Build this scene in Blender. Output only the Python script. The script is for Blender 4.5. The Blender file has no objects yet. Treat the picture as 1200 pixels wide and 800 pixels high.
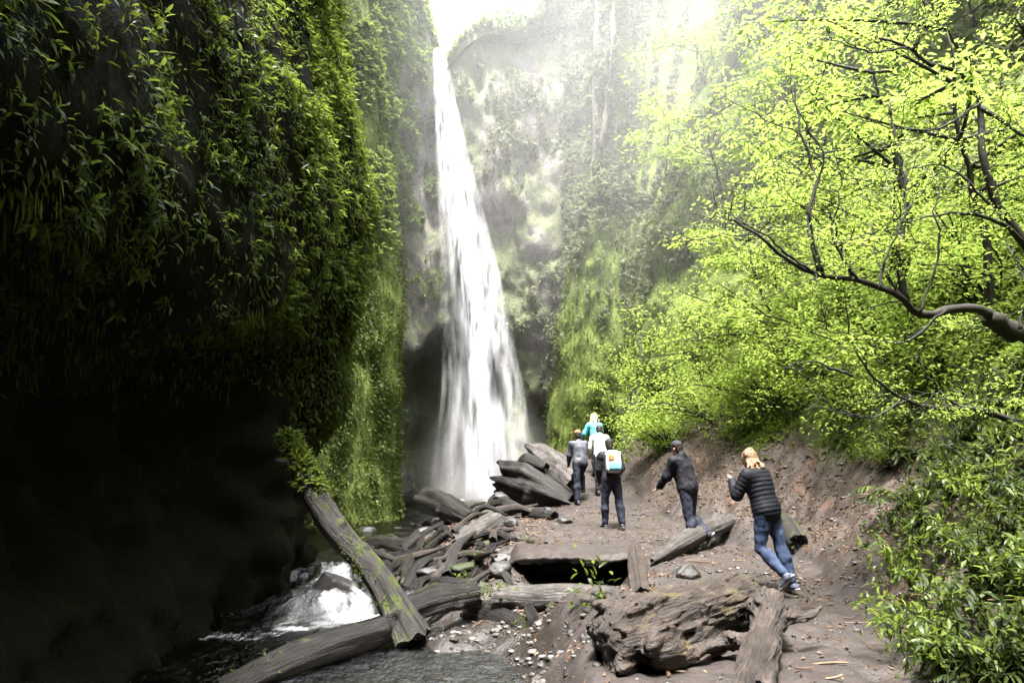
import bpy, bmesh, math, random
import numpy as np
rng = np.random.default_rng(11)
SC = bpy.context.scene
COL = SC.collection
R = math.radians
# ------------------------------------------------------------------ noise
def _hash(ix, iy, iz, s):
    n = (ix * 374761393 + iy * 668265263 + iz * 1274126177 + s * 1013904223) & 0xffffffff
    n = ((n ^ (n >> 13)) * 1103515245) & 0xffffffff
    n = ((n ^ (n >> 16)) * 668265263) & 0xffffffff
    n = n ^ (n >> 15)
    return (n & 0xffff) / 32767.5 - 1.0
def vnoise(p, s=0):
    p = np.asarray(p, float)
    i = np.floor(p).astype(np.int64); f = p - i
    f = f * f * f * (f * (f * 6 - 15) + 10)
    x, y, z = i[..., 0], i[..., 1], i[..., 2]
    a, b, c = f[..., 0], f[..., 1], f[..., 2]
    def L(u, v, t): return u + (v - u) * t
    r = 0
    x00 = L(_hash(x, y, z, s), _hash(x+1, y, z, s), a); x10 = L(_hash(x, y+1, z, s), _hash(x+1, y+1, z, s), a)
    x01 = L(_hash(x, y, z+1, s), _hash(x+1, y, z+1, s), a); x11 = L(_hash(x, y+1, z+1, s), _hash(x+1, y+1, z+1, s), a)
    return L(L(x00, x10, b), L(x01, x11, b), c)
def fbm(p, o=4, s=0, gain=.5):
    p = np.asarray(p, float); v = 0; a = 1; t = 0
    for k in range(o):
        v = v + a * vnoise(p * 2**k + 17.3 * k, s + k); t += a; a *= gain
    return v / t
def sstep(a, b, x):
    t = np.clip((np.asarray(x, float) - a) / (b - a), 0, 1); return t * t * (3 - 2 * t)
def nrm(v): return v / np.maximum(np.linalg.norm(v, axis=-1, keepdims=True), 1e-9)
# ------------------------------------------------------------------ camera geometry (photo pixels -> world)
PITCH = R(8.5); CP, SP = math.cos(PITCH), math.sin(PITCH); CAMZ = 1.7; F = 800.0
def at(px, py, Y):
    X = (px - 600) / F; V = (400 - py) / F; D = Y / (CP - V * SP)
    return np.array([X * D, Y, CAMZ + D * (SP + V * CP)])
def on(px, py, z):
    X = (px - 600) / F; V = (400 - py) / F; D = (z - CAMZ) / (SP + V * CP)
    return np.array([X * D, D * (CP - V * SP), z])
# ------------------------------------------------------------------ mesh builders
def mk(name, v, f, mat=None, parent=None, smooth=True, attrs=None, mats=None, midx=None):
    v = np.asarray(v, np.float32); me = bpy.data.meshes.new(name)
    if not isinstance(f, (list, tuple)): f = [f]
    f = [np.asarray(q, np.int32) for q in f if len(q)]
    me.vertices.add(len(v)); me.vertices.foreach_set('co', v.ravel())
    nl = sum(q.size for q in f); npoly = sum(len(q) for q in f)
    me.loops.add(nl); me.loops.foreach_set('vertex_index', np.concatenate([q.ravel() for q in f]))
    me.polygons.add(npoly)
    st = []; o = 0
    for q in f:
        k = q.shape[1]; st.append(o + np.arange(len(q)) * k); o += q.size
    me.polygons.foreach_set('loop_start', np.concatenate(st).astype(np.int32))
    me.polygons.foreach_set('use_smooth', np.full(npoly, bool(smooth)))
    if midx is not None: me.polygons.foreach_set('material_index', np.asarray(midx, np.int32))
    if attrs:
        for k, a in attrs.items():
            at_ = me.attributes.new(k, 'FLOAT', 'POINT'); at_.data.foreach_set('value', np.asarray(a, np.float32).ravel())
    me.update(calc_edges=True)
    ob = bpy.data.objects.new(name, me); COL.objects.link(ob)
    for m in (mats or ([mat] if mat else [])): me.materials.append(m)
    if parent is not None: ob.parent = parent
    return ob
def grid_faces(n, m, wrap=False):
    i = np.arange(n - 1)[:, None]; j = np.arange(m if wrap else m - 1)[None, :]
    j2 = (j + 1) % m
    return np.stack([i*m+j, i*m+j2, (i+1)*m+j2, (i+1)*m+j], -1).reshape(-1, 4)
def tag(o, label, cat, group=None):
    o['label'] = label; o['category'] = cat
    if group: o['group'] = group
    return o
def kind(o, k, label=None, cat=None, group=None):
    o['kind'] = k
    if label: o['label'] = label
    if cat: o['category'] = cat
    if group: o['group'] = group
    return o
def thing(name, label, cat, loc=(0, 0, 0), group=None):
    o = bpy.data.objects.new(name, None); COL.objects.link(o); o.location = [float(c) for c in loc]
    o.empty_display_size = .1
    return tag(o, label, cat, group)
class Acc:                                   # collects pieces that belong to ONE mesh
    def __init__(s): s.v = []; s.f = {}; s.n = 0; s.a = {}
    def add(s, v, f, **at_):
        v = np.asarray(v, float)
        for q in (f if isinstance(f, (list, tuple)) else [f]):
            if len(q): s.f.setdefault(q.shape[1], []).append(np.asarray(q) + s.n)
        s.v.append(v); s.n += len(v)
        for k, a in at_.items(): s.a.setdefault(k, []).append(np.broadcast_to(np.asarray(a, float), (len(v),)))
    def build(s, name, mat, parent=None, smooth=True, origin=None):
        v = np.concatenate(s.v)
        if origin is not None: v = v - np.asarray(origin)
        ob = mk(name, v, [np.concatenate(q) for q in s.f.values()], mat, parent, smooth, {k: np.concatenate(a) for k, a in s.a.items()})
        if origin is not None and parent is None: ob.location = [float(c) for c in origin]
        return ob
def frames(P):
    T = nrm(np.gradient(P, axis=0)); ref = np.array([0, 0, 1.0]) if abs(T[0][2]) < .9 else np.array([1.0, 0, 0])
    N = np.zeros_like(P); n = ref - T[0] * (ref @ T[0])
    for i in range(len(P)):
        n = n - T[i] * (n @ T[i]); n = n / np.linalg.norm(n); N[i] = n
    return T, N, np.cross(T, N)
def resample(P, n):
    P = np.asarray(P, float); k = len(P)
    if k == 2: return P[0] + (P[1] - P[0]) * np.linspace(0, 1, n)[:, None]
    d = np.r_[0, np.cumsum(np.linalg.norm(np.diff(P, axis=0), axis=1))]; t = np.linspace(0, d[-1], n)
    m = np.gradient(P, d, axis=0)                                  # cubic hermite
    i = np.clip(np.searchsorted(d, t, 'right') - 1, 0, k - 2); h = (d[i+1] - d[i])[:, None]; u = ((t - d[i]) / h[:, 0])[:, None]
    return (2*u**3-3*u**2+1)*P[i] + (u**3-2*u**2+u)*h*m[i] + (-2*u**3+3*u**2)*P[i+1] + (u**3-u**2)*h*m[i+1]
def tube(P, r, seg=8, cap=True):
    P = np.asarray(P, float); n = len(P); T, N, B = frames(P)
    r = np.broadcast_to(np.asarray(r, float).reshape(n, -1) if np.ndim(r) else np.full((n, 1), r), (n, seg))
    a = np.linspace(0, 2*np.pi, seg, endpoint=False)
    v = P[:, None] + r[..., None] * (np.cos(a)[None, :, None] * N[:, None] + np.sin(a)[None, :, None] * B[:, None])
    v = v.reshape(-1, 3); f = [grid_faces(n, seg, True)[:, ::-1]]
    if cap:
        v = np.vstack([v, P[:1], P[-1:]]); c0, c1 = len(v) - 2, len(v) - 1; j = np.arange(seg); j2 = (j + 1) % seg
        f.append(np.stack([np.full(seg, c0), j, j2], 1)[:, ::-1][:, ::-1]); f.append(np.stack([np.full(seg, c1), (n-1)*seg+j2, (n-1)*seg+j], 1))
    return v, f
def surface_nets(F_, lo, h):
    """closed surface of the zero set of a sampled distance field (solid where negative)"""
    nx, ny, nz = F_.shape; s = F_ < 0
    c = [(0,0,0),(1,0,0),(0,1,0),(1,1,0),(0,0,1),(1,0,1),(0,1,1),(1,1,1)]
    def cor(a, k): i, j, l = c[k]; return a[i:nx-1+i, j:ny-1+j, l:nz-1+l]
    cnt = sum(cor(s, k).astype(np.int8) for k in range(8)); act = (cnt > 0) & (cnt < 8)
    idx = np.argwhere(act); ids = -np.ones(act.shape, np.int64); ids[act] = np.arange(len(idx))
    vals = np.stack([cor(F_, k)[act] for k in range(8)], 1); acc = np.zeros((len(idx), 3)); w = np.zeros(len(idx)); cc = np.array(c, float)
    for a in range(8):
        for b in range(a+1, 8):
            if sum(abs(np.array(c[a]) - np.array(c[b]))) != 1: continue
            va, vb = vals[:, a], vals[:, b]; m = (va < 0) != (vb < 0)
            t = np.where(m, va / np.where(m, va - vb, 1), 0)
            acc += np.where(m[:, None], cc[a] + (cc[b] - cc[a]) * t[:, None], 0); w += m
    V = (idx + acc / w[:, None]) * h + np.asarray(lo)
    Q = []
    for ax in range(3):
        sl0 = [slice(None)]*3; sl1 = [slice(None)]*3; sl0[ax] = slice(0, -1); sl1[ax] = slice(1, None)
        e0, e1 = s[tuple(sl0)], s[tuple(sl1)]; p = np.argwhere(e0 != e1)
        o1, o2 = [(1, 2), (2, 0), (0, 1)][ax]
        ok = (p[:, o1] > 0) & (p[:, o2] > 0) & (p[:, o1] < F_.shape[o1]-1) & (p[:, o2] < F_.shape[o2]-1); p = p[ok]
        fl = e0[tuple(p.T)]; d1 = np.zeros(3, int); d1[o1] = 1; d2 = np.zeros(3, int); d2[o2] = 1
        q = np.stack([ids[tuple((p - d1 - d2).T)], ids[tuple((p - d2).T)], ids[tuple(p.T)], ids[tuple((p - d1).T)]], 1)
        q[~fl] = q[~fl][:, ::-1]; Q.append(q)
    return V, np.concatenate(Q)
class SDF:                                   # smooth union of round cones and ellipsoids on a grid
    def __init__(s, lo, hi, h):
        s.lo = np.asarray(lo, float); s.h = h; s.n = np.ceil((np.asarray(hi, float) - s.lo) / h).astype(int) + 1
        s.F = np.full(s.n, 1.0, np.float32)
    def sub(s, lo, hi):
        a = np.clip(np.floor((lo - s.lo) / s.h).astype(int), 0, s.n); b = np.clip(np.ceil((hi - s.lo) / s.h).astype(int) + 1, 0, s.n)
        sl = tuple(slice(x, y) for x, y in zip(a, b))
        g = np.stack(np.meshgrid(*[s.lo[k] + s.h * np.arange(a[k], b[k]) for k in range(3)], indexing='ij'), -1)
        return sl, g
    def put(s, sl, d, k):
        A = s.F[sl]; 
        if k > 0:
            hh = np.clip(.5 + .5 * (A - d) / k, 0, 1); s.F[sl] = A * (1 - hh) + d * hh - k * hh * (1 - hh)
        else: s.F[sl] = np.minimum(A, d)
    def cone(s, a, b, r1, r2=None, k=.02, quilt=None, flat=None):
        a, b = np.asarray(a, float), np.asarray(b, float); r2 = r1 if r2 is None else r2; m = max(r1, r2) + .09
        sl, g = s.sub(np.minimum(a, b) - m, np.maximum(a, b) + m)
        if g.size == 0: return
        ba = b - a; L2 = max(ba @ ba, 1e-9); t = ((g - a) @ ba) / L2; h = np.clip(t, 0, 1); q = g - a - h[..., None] * ba
        if flat is not None:                                  # squeeze along an axis: (axis, factor)
            ax = np.asarray(flat[0], float); ax = ax / np.linalg.norm(ax); q = q + ((q @ ax) * (1/flat[1] - 1))[..., None] * ax
        d = np.linalg.norm(q, axis=-1) - (r1 + (r2 - r1) * h)
        if quilt: d = d + quilt[1] * (1 - np.abs(np.sin(np.pi * h * math.sqrt(L2) / quilt[0])) ** .6)
        s.put(sl, d.astype(np.float32), k)
    def ell(s, c, r, M=None, k=.02, quilt=None):
        c = np.asarray(c, float); r = np.asarray(r, float); m = r.max() + .09; sl, g = s.sub(c - m, c + m)
        if g.size == 0: return
        p = g - c
        if M is not None: p = p @ M                           # M columns are the local axes
        k0 = np.linalg.norm(p / r, axis=-1); k1 = np.linalg.norm(p / (r * r), axis=-1); d = k0 * (k0 - 1) / np.maximum(k1, 1e-6)
        if quilt: d = d + quilt[1] * (1 - np.abs(np.sin(np.pi * p[..., 2] / quilt[0])) ** .6)
        s.put(sl, d.astype(np.float32), k)
    def grid(s): return np.stack(np.meshgrid(*[s.lo[k] + s.h * np.arange(s.n[k]) for k in range(3)], indexing='ij'), -1)
    def cut(s, d): s.F = np.maximum(s.F, d.astype(np.float32))
    def mesh(s): return surface_nets(s.F, s.lo, s.h)
# ------------------------------------------------------------------ materials
def newmat(name):
    m = bpy.data.materials.new(name); m.use_nodes = True; nt = m.node_tree; nt.nodes.clear()
    return m, nt, nt.nodes, nt.links
class G:                                      # tiny node-graph helper
    def __init__(s, name):
        s.m, s.nt, s.N, s.L = newmat(name); s.out = s.N.new('ShaderNodeOutputMaterial')
    def n(s, t, **kw):
        x = s.N.new('ShaderNode' + t)
        for k, v in kw.items():
            setattr(x, k, v)
        return x
    def put(s, sock, v):
        if hasattr(v, 'is_linked'): s.L.new(v, sock)
        elif isinstance(v, (tuple, list)): sock.default_value = (*v, 1) if len(v) == 3 and sock.type == 'RGBA' else v
        else: sock.default_value = v
    def pos(s): return s.n('TexCoord').outputs['Object']
    def mapv(s, v, sc):
        x = s.n('Mapping'); s.put(x.inputs['Vector'], v); x.inputs['Scale'].default_value = sc; return x.outputs[0]
    def noise(s, v, scale, detail=4, rough=.55, dist=0):
        x = s.n('TexNoise'); s.put(x.inputs['Vector'], v); x.inputs['Scale'].default_value = scale; x.inputs['Detail'].default_value = detail
        x.inputs['Roughness'].default_value = rough; x.inputs['Distortion'].default_value = dist; return x.outputs[0]
    def vor(s, v, scale, feature='F1', out='Distance'):
        x = s.n('TexVoronoi', feature=feature); s.put(x.inputs['Vector'], v); x.inputs['Scale'].default_value = scale; return x.outputs[out]
    def ramp(s, f, stops):
        x = s.n('ValToRGB'); s.put(x.inputs[0], f); e = x.color_ramp.elements
        while len(e) < len(stops): e.new(.5)
        for el, (p, c) in zip(e, stops): el.position = p; el.color = (*c, 1) if not np.isscalar(c) else (c, c, c, 1)
        return x.outputs[0]
    def mix(s, f, a, b, mode='MIX'):
        x = s.n('Mix'); x.data_type = 'RGBA'; x.blend_type = mode
        s.put(x.inputs[0], f); s.put(x.inputs[6], a); s.put(x.inputs[7], b); return x.outputs[2]
    def math(s, op, a, b=0.0, clamp=False):
        x = s.n('Math'); x.operation = op; x.use_clamp = clamp; s.put(x.inputs[0], a); s.put(x.inputs[1], b); return x.outputs[0]
    def attr(s, name): x = s.n('Attribute'); x.attribute_name = name; return x.outputs['Fac']
    def up(s):
        g = s.n('NewGeometry'); x = s.n('SeparateXYZ'); s.put(x.inputs[0], g.outputs['Normal']); return x.outputs['Z']
    def rnd(s): return s.n('NewGeometry').outputs['Random Per Island']
    def bump(s, h, strength=.5, dist=.02, normal=None):
        x = s.n('Bump'); s.put(x.inputs['Height'], h); x.inputs['Strength'].default_value = strength; x.inputs['Distance'].default_value = dist
        if normal is not None: s.L.new(normal, x.inputs['Normal'])
        return x.outputs[0]
    def pbr(s, col, rough=.8, normal=None, spec=.5, **kw):
        x = s.n('BsdfPrincipled'); s.put(x.inputs['Base Color'], col); s.put(x.inputs['Roughness'], rough); s.put(x.inputs['Specular IOR Level'], spec)
        if normal is not None: s.L.new(normal, x.inputs['Normal'])
        for k, v in kw.items(): s.put(x.inputs[k.replace('_', ' ')], v)
        return x.outputs[0]
    def mixsh(s, f, a, b):
        x = s.n('MixShader'); s.put(x.inputs[0], f); s.L.new(a, x.inputs[1]); s.L.new(b, x.inputs[2]); return x.outputs[0]
    def done(s, sh): s.L.new(sh, s.out.inputs['Surface']); return s.m
def leaf_mat(name, c0, c1, c2, rough=.4, trans=.45, tcol=None):
    g = G(name); r = g.rnd(); col = g.ramp(r, [(0, c0), (.5, c1), (1, c2)])
    big = g.noise(g.pos(), .9, 2); col = g.mix(g.math('MULTIPLY', big, .55), col, tuple(np.array(c0) * .75), 'MIX')
    p = g.pbr(col, rough, spec=.25)
    t = g.n('BsdfTranslucent'); tc = g.mix(.5, col, tcol or tuple(np.clip(np.array(c2) * 1.3, 0, 1))); g.L.new(tc, t.inputs['Color'])
    return g.done(g.mixsh(trans, p, t.outputs[0]))
def rock_mat(name, rock, rock2, moss, moss2, moss_amt, scale=1.0, rough=.8, stretch=(1, 1, 1), bump=.6, spec=.4):
    g = G(name); p = g.mapv(g.pos(), stretch); n1 = g.noise(p, 1.1*scale, 6, .62); n2 = g.noise(p, 7*scale, 5, .65); n3 = g.noise(p, .35*scale, 3)
    n4 = g.noise(p, 26*scale, 4, .7)
    rc = g.mix(g.ramp(n2, [(.3, 0), (.7, 1)]), rock, rock2); rc = g.mix(g.ramp(n1, [(.35, .55), (.6, 0)]), rc, tuple(np.array(rock) * .45))
    mc = g.mix(g.ramp(n4, [(.35, 0), (.68, 1)]), moss, moss2)
    f = g.math('ADD', g.math('ADD', n1, g.math('MULTIPLY', n3, 1.2)), g.math('MULTIPLY', g.up(), .25))
    f = g.math('ADD', f, g.math('MULTIPLY', n2, .5)); f = g.ramp(g.math('MULTIPLY', f, .5), [(max(.0, .70 - moss_amt*.5), 0), (max(.05, .78 - moss_amt*.5), 1)])
    f = g.math('MULTIPLY', f, 1.0 if moss_amt > 0 else 0.0)
    col = g.mix(f, rc, mc); h = g.math('ADD', g.math('MULTIPLY', n2, 1.0), g.math('MULTIPLY', n4, .5))
    return g.done(g.pbr(col, rough, g.bump(h, bump, .08/scale), spec))
SUNEL, SUNAZ, SUNS, SUNA, SKYS, HAZE, EXPO = 77, 190, 2.6, 12, .15, 0, 3.1
MIST = .017
# ------------------------------------------------------------------ palette
M = {}
M['mud'] = None
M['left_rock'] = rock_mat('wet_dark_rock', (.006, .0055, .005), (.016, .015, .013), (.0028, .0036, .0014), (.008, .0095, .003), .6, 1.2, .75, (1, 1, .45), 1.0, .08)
M['back_rock'] = rock_mat('basalt_rock', (.17, .152, .135), (.46, .42, .39), (.10, .115, .06), (.17, .19, .10), .16, .6, .85, (1, 1, .6), 1.0)
M['moss_rock'] = rock_mat('mossy_rock', (.09, .085, .07), (.17, .155, .13), (.08, .11, .02), (.15, .20, .035), .9, .9, .9, (1, 1, .35), .9)
# ------------------------------------------------------------------ ground
def foot(y): return np.interp(y, [-30, 0, 5.5, 8, 10, 12, 14, 17, 20, 24, 40], [3.6, 3.3, 3.15, 3.75, 4.25, 4.1, 3.6, 3.1, 3.2, 3.4, 4])
def bankx(y): return np.interp(y, [-5, 5, 7, 8.8, 9.6, 12, 15, 18, 22, 26, 40], [.3, .55, .9, .9, .7, .3, -.1, -.4, -.3, .6, 2])
def gz(x, y, fine=True):
    x = np.asarray(x, float); y = np.asarray(y, float); P = np.stack([x, y, 0*x], -1)
    bed = np.interp(y, [-5, 10, 13, 16, 30], [-1.0, -.98, -.72, -.62, -1.0])
    path = np.interp(y, [-5, 13, 15, 17, 19, 22, 28], [0, 0, .12, .34, .78, 1.5, 1.7]) * sstep(.4, 2.0, x)
    path = path + np.interp(y, [14, 18, 23], [0, .12, -.25]) * (1 - sstep(.4, 2., x))
    wb = np.interp(y, [5, 8, 11, 14, 22], [1.3, 1.5, 2.6, 3.0, 2.6]); s = sstep(0, 1, (x - bankx(y) + wb + .45 * vnoise(P * .9, 3)) / wb)
    z = bed * (1 - s) + path * s
    led = sstep(-.35, .5, x + .2*vnoise(P*2.3, 6)) * sstep(2.05, 1.5, x) * sstep(8.3, 9.4, y + .5*sstep(1, 1.8, x)*-1.2) * sstep(11.9, 11.7, y)
    z = z - .50 * led * np.clip((z + .85) / .85, 0, 1)
    t = np.maximum(x - foot(y) + .25 * vnoise(P * .8, 9), 0)
    z = z + np.minimum(t, 2.2) * .85 + np.maximum(t - 2.2, 0) * 1.75
    z = z + .10 * s * fbm(P * .55, 3, 5)
    rough = .05 + .13 * sstep(.0, .8, t) + .07 * sstep(9, 12, y) * sstep(1.6, -.5, x)
    z = z + rough * fbm(P * 2.1, 4, 21) + (.025 + .035*sstep(0,.5,t)) * fbm(P * 4.7, 2, 23) - (.03 + .05*sstep(0,.5,t)) * np.abs(fbm(P * 3.3, 3, 25))
    if fine: z = z + (.018 + .035 * sstep(0, .5, t)) * fbm(P * 9, 3, 31)
    return z
def ghit(px, py, y0=3.5, y1=34):
    Y = np.linspace(y0, y1, 3000); p = np.array([at(px, py, y) for y in Y[::6]]); g = gz(p[:, 0], p[:, 1])
    k = np.argmax(p[:, 2] < g); return p[k] if (p[:, 2] < g).any() else None
ax_ = lambda lo, a, b, hi, fine, coarse: np.r_[np.arange(lo, a, coarse), np.arange(a, b, fine), np.arange(b, hi, coarse)]
gx = ax_(-45, -5.2, 6.2, 45, .045, .6); gy = ax_(-45, 4.2, 15.5, 70, .045, .35)
GX, GY = np.meshgrid(gx, gy, indexing='ij'); GZ = gz(GX, GY); t_ = GX - foot(GY)
GZ = np.minimum(GZ, 24)
g = G('wet_mud'); p = g.pos(); n1 = g.noise(p, .8, 4); n2 = g.noise(p, 6, 5, .65); n3 = g.noise(p, 38, 4, .7)
mud = g.mix(g.ramp(n2, [(.3, 0), (.7, 1)]), (.013, .009, .0072), (.038, .0275, .023)); mud = g.mix(g.ramp(n3, [(.35, .5), (.55, 0)]), mud, (.012, .009, .008))
bankc = g.mix(g.ramp(n2, [(.3, 0), (.7, 1)]), (.020, .0125, .0085), (.052, .034, .025)); bankc = g.mix(g.ramp(n3, [(.4, .7), (.6, 0)]), bankc, (.035, .025, .016))
col = g.mix(g.attr('bank'), mud, bankc)
green = g.mix(g.ramp(n3, [(.3, 0), (.7, 1)]), (.05, .07, .012), (.12, .16, .03)); col = g.mix(g.attr('veg'), col, green)
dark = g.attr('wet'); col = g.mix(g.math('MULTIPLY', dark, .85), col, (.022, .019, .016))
col = g.mix(g.math('MULTIPLY', g.ramp(g.noise(p, 1.7, 3), [(.60, 0), (.70, .35)]), g.attr('bank')), col, (.20, .10, .065))
rg = g.math('SUBTRACT', .80, g.math('MULTIPLY', g.math('ADD', g.ramp(n1, [(.38, 0), (.62, .7)]), dark), .42))
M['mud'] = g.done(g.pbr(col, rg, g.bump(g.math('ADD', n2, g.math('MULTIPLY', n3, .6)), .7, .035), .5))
wet = sstep(-.22, -.62, GZ) * (GX < 3)
veg = sstep(2.0, 2.9, t_ + .8 * vnoise(np.stack([GX, GY, 0*GX], -1) * .8, 44)); veg = np.maximum(veg, .0)
ground = mk('ground', np.stack([GX, GY, GZ], -1).reshape(-1, 3), grid_faces(*GX.shape)[:, ::-1][:, ::-1], M['mud'], attrs={'wet': wet.ravel(), 'veg': veg.ravel(), 'bank': sstep(.1, .5, t_ + .2*vnoise(np.stack([GX, GY, 0*GX], -1)*1.5, 4)).ravel()})
kind(ground, 'structure', 'muddy gorge floor rising into a steep dirt bank', 'ground')
# earth shelf that overhangs the dark hollow in the middle of the path
nx, ny = 70, 22; X, V_ = np.meshgrid(np.linspace(-.12, 2.12, nx), np.linspace(0, 1, ny), indexing='ij')
front = 10.62 + .30 * fbm(np.stack([X*1.6, 0*X, 0*X], -1), 4, 61) + .5 * sstep(.35, -.12, X)
Y = front + (12.2 - front) * V_; P = np.stack([X, Y, 0*X], -1)
top = .03 + .05 * fbm(P * 1.5, 4, 62) + .02*fbm(P*7, 2, 68) - .22*sstep(.22, -.12, X)**2 - .22*sstep(1.78, 2.12, X)**2 - .05*sstep(.8, 1, V_) - .10 * sstep(.12, 0, V_) * (.6 + .5 * fbm(P * 4, 2, 8)); bot = top - .07 - .22 * np.abs(fbm(P * 1.7, 3, 64)); bot = np.where(V_ < .01, top - .02, bot)
bot = np.where(V_ < .06, np.maximum(bot, top - .12), bot)
X = X + .02*fbm(P*6, 2, 66); Y = Y + .05*fbm(P*[5, 5, 1], 3, 67)*(1-V_)
n_ = nx * ny; v = np.vstack([np.stack([X, Y, top], -1).reshape(-1, 3), np.stack([X, Y, bot], -1).reshape(-1, 3)]); f = grid_faces(nx, ny)
ring = np.r_[np.arange(nx)*ny, (nx-1)*ny+np.arange(1, ny), (nx-2-np.arange(nx-1))*ny+ny-1, ny-2-np.arange(ny-2)]; r2 = np.roll(ring, -1)
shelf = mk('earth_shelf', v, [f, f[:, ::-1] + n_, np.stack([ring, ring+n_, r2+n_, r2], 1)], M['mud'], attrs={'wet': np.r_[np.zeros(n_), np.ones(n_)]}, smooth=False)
kind(shelf, 'structure', 'overhanging lip of muddy path above a black hollow', 'ground')
# ------------------------------------------------------------------ cliffs (swept plan curves with noisy relief)
def smooth_curve(pts, n): return resample(np.array([[*p, 0.] for p in pts], float), n)[:, :2]
SURF = {}
def cliff(name, C, zs, xform, mat, label, attrs=None):
    """C: plan curve (n,2); zs: heights; xform(P, u, z, N) -> displaced points"""
    n, m = len(C), len(zs); T = nrm(np.gradient(C, axis=0)); Nn = np.stack([T[:, 1], -T[:, 0]], -1)
    P = np.zeros((n, m, 3)); P[..., :2] = C[:, None]; P[..., 2] = zs[None]; N = np.zeros_like(P); N[..., :2] = Nn[:, None]
    P = xform(P, N); ob = mk(name, P.reshape(-1, 3), grid_faces(n, m)[:, ::-1], mat)
    kind(ob, 'structure', label, 'cliff')
    du = np.gradient(P, axis=0); dv = np.gradient(P, axis=1); nn = nrm(np.cross(du, dv)); flip = np.sign((nn * N).sum(-1, keepdims=True).mean())
    SURF[name] = (P, nn * flip, np.linalg.norm(np.cross(du, dv), axis=-1)); return ob
# the near left wall: undercut at the bottom, leaning out above
zl = np.r_[np.arange(-1.6, 9, .11), np.arange(9, 26, .3)]
Cl = smooth_curve([(12, -8), (6, -8), (0, -7.5), (-2.6, -5.5), (-3.5, -3), (-3.6, 0), (-3.6, 8), (-3.6, 12), (-3.62, 13.5), (-4.3, 14.9), (-6.5, 15.8), (-9, 16)], 420)  # first points close the gorge behind the camera: unseen wall added to block light
d_ = np.interp(np.arange(len(Cl)), np.arange(len(Cl)), np.arange(len(Cl)))
def lwall(P, N):
    y, z = P[..., 1], P[..., 2]; near = sstep(-4, -1, y)
    lipz = np.interp(y, [0, 5, 9, 12, 14, 16], [3.2, 3.2, 3.5, 3.5, 2.0, 1.7]) + .42 * vnoise(P * [.5, .5, 0], 71)
    q = z - lipz
    off = np.interp(q, [-4.5, -3.6, -2.3, -1.0, -.35, .1, .8, 2, 4.5, 8, 14, 24], [0, -.35, -1.2, -1.7, -1.1, .0, .28, .34, .30, -.35, -1.6, -3.2]) * near
    off = np.where(q < 0, off * (1 - .8*sstep(10.3, 12.4, y)), off)
    cave = sstep(0, -.6, q) * sstep(13.2, 12, y) * near; off = off - .55 * cave * sstep(4, 7, y) * sstep(12, 10, y)
    rel = .55 * fbm(P * [.35, .35, .3], 4, 72) + .22 * fbm(P * [1.3, 1.3, .8], 4, 73) + .05 * fbm(P * [5, 5, 3], 3, 74)
    return P + N * (off + (rel + .34*sstep(0,-.8,q)*(fbm(P*[1.6,1.6,2.4],3,79) - .8*np.abs(fbm(P*[2.5,2.5,1.2],2,80)))) * near)[..., None]
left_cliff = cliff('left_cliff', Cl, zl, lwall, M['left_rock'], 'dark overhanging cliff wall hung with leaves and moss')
# the rear wall: mossy buttress, recessed caves, the waterfall's chute, the grey face and the right-hand buttresses
zb = np.r_[np.arange(-1.6, 12, .16), np.arange(12, 27, .26)]
Cb = smooth_curve([(-9, 15.5), (-6.6, 16.6), (-5.2, 18.4), (-3.95, 19.6), (-3.55, 20.6), (-3.9, 22.3), (-5.0, 24.4), (-5.3, 26.6), (-4.6, 28.4), (-3.4, 29.3), (-1.6, 29.9), (0, 30.0), (1.5, 29.4), (2.6, 28.0), (2.45, 26.2), (1.75, 25.0), (2.1, 23.9), (3.3, 23.3), (4.0, 22.9), (3.75, 21.9), (4.4, 20.6), (5.6, 18.8), (7.0, 16), (9, 11), (10.5, 5), (11, 0), (11.5, -8), (12, -14)], 560)
def rim(x, y): return np.interp(x, [-9, -5.5, -4.6, -3.9, -3.2, -2.6, -1.5, 1.0, 2.2, 3.5, 5, 8, 12], [26, 26, 25, 21.5, 19.4, 20.5, 21.4, 21.6, 24.5, 29.5, 33, 36, 38])
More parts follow.
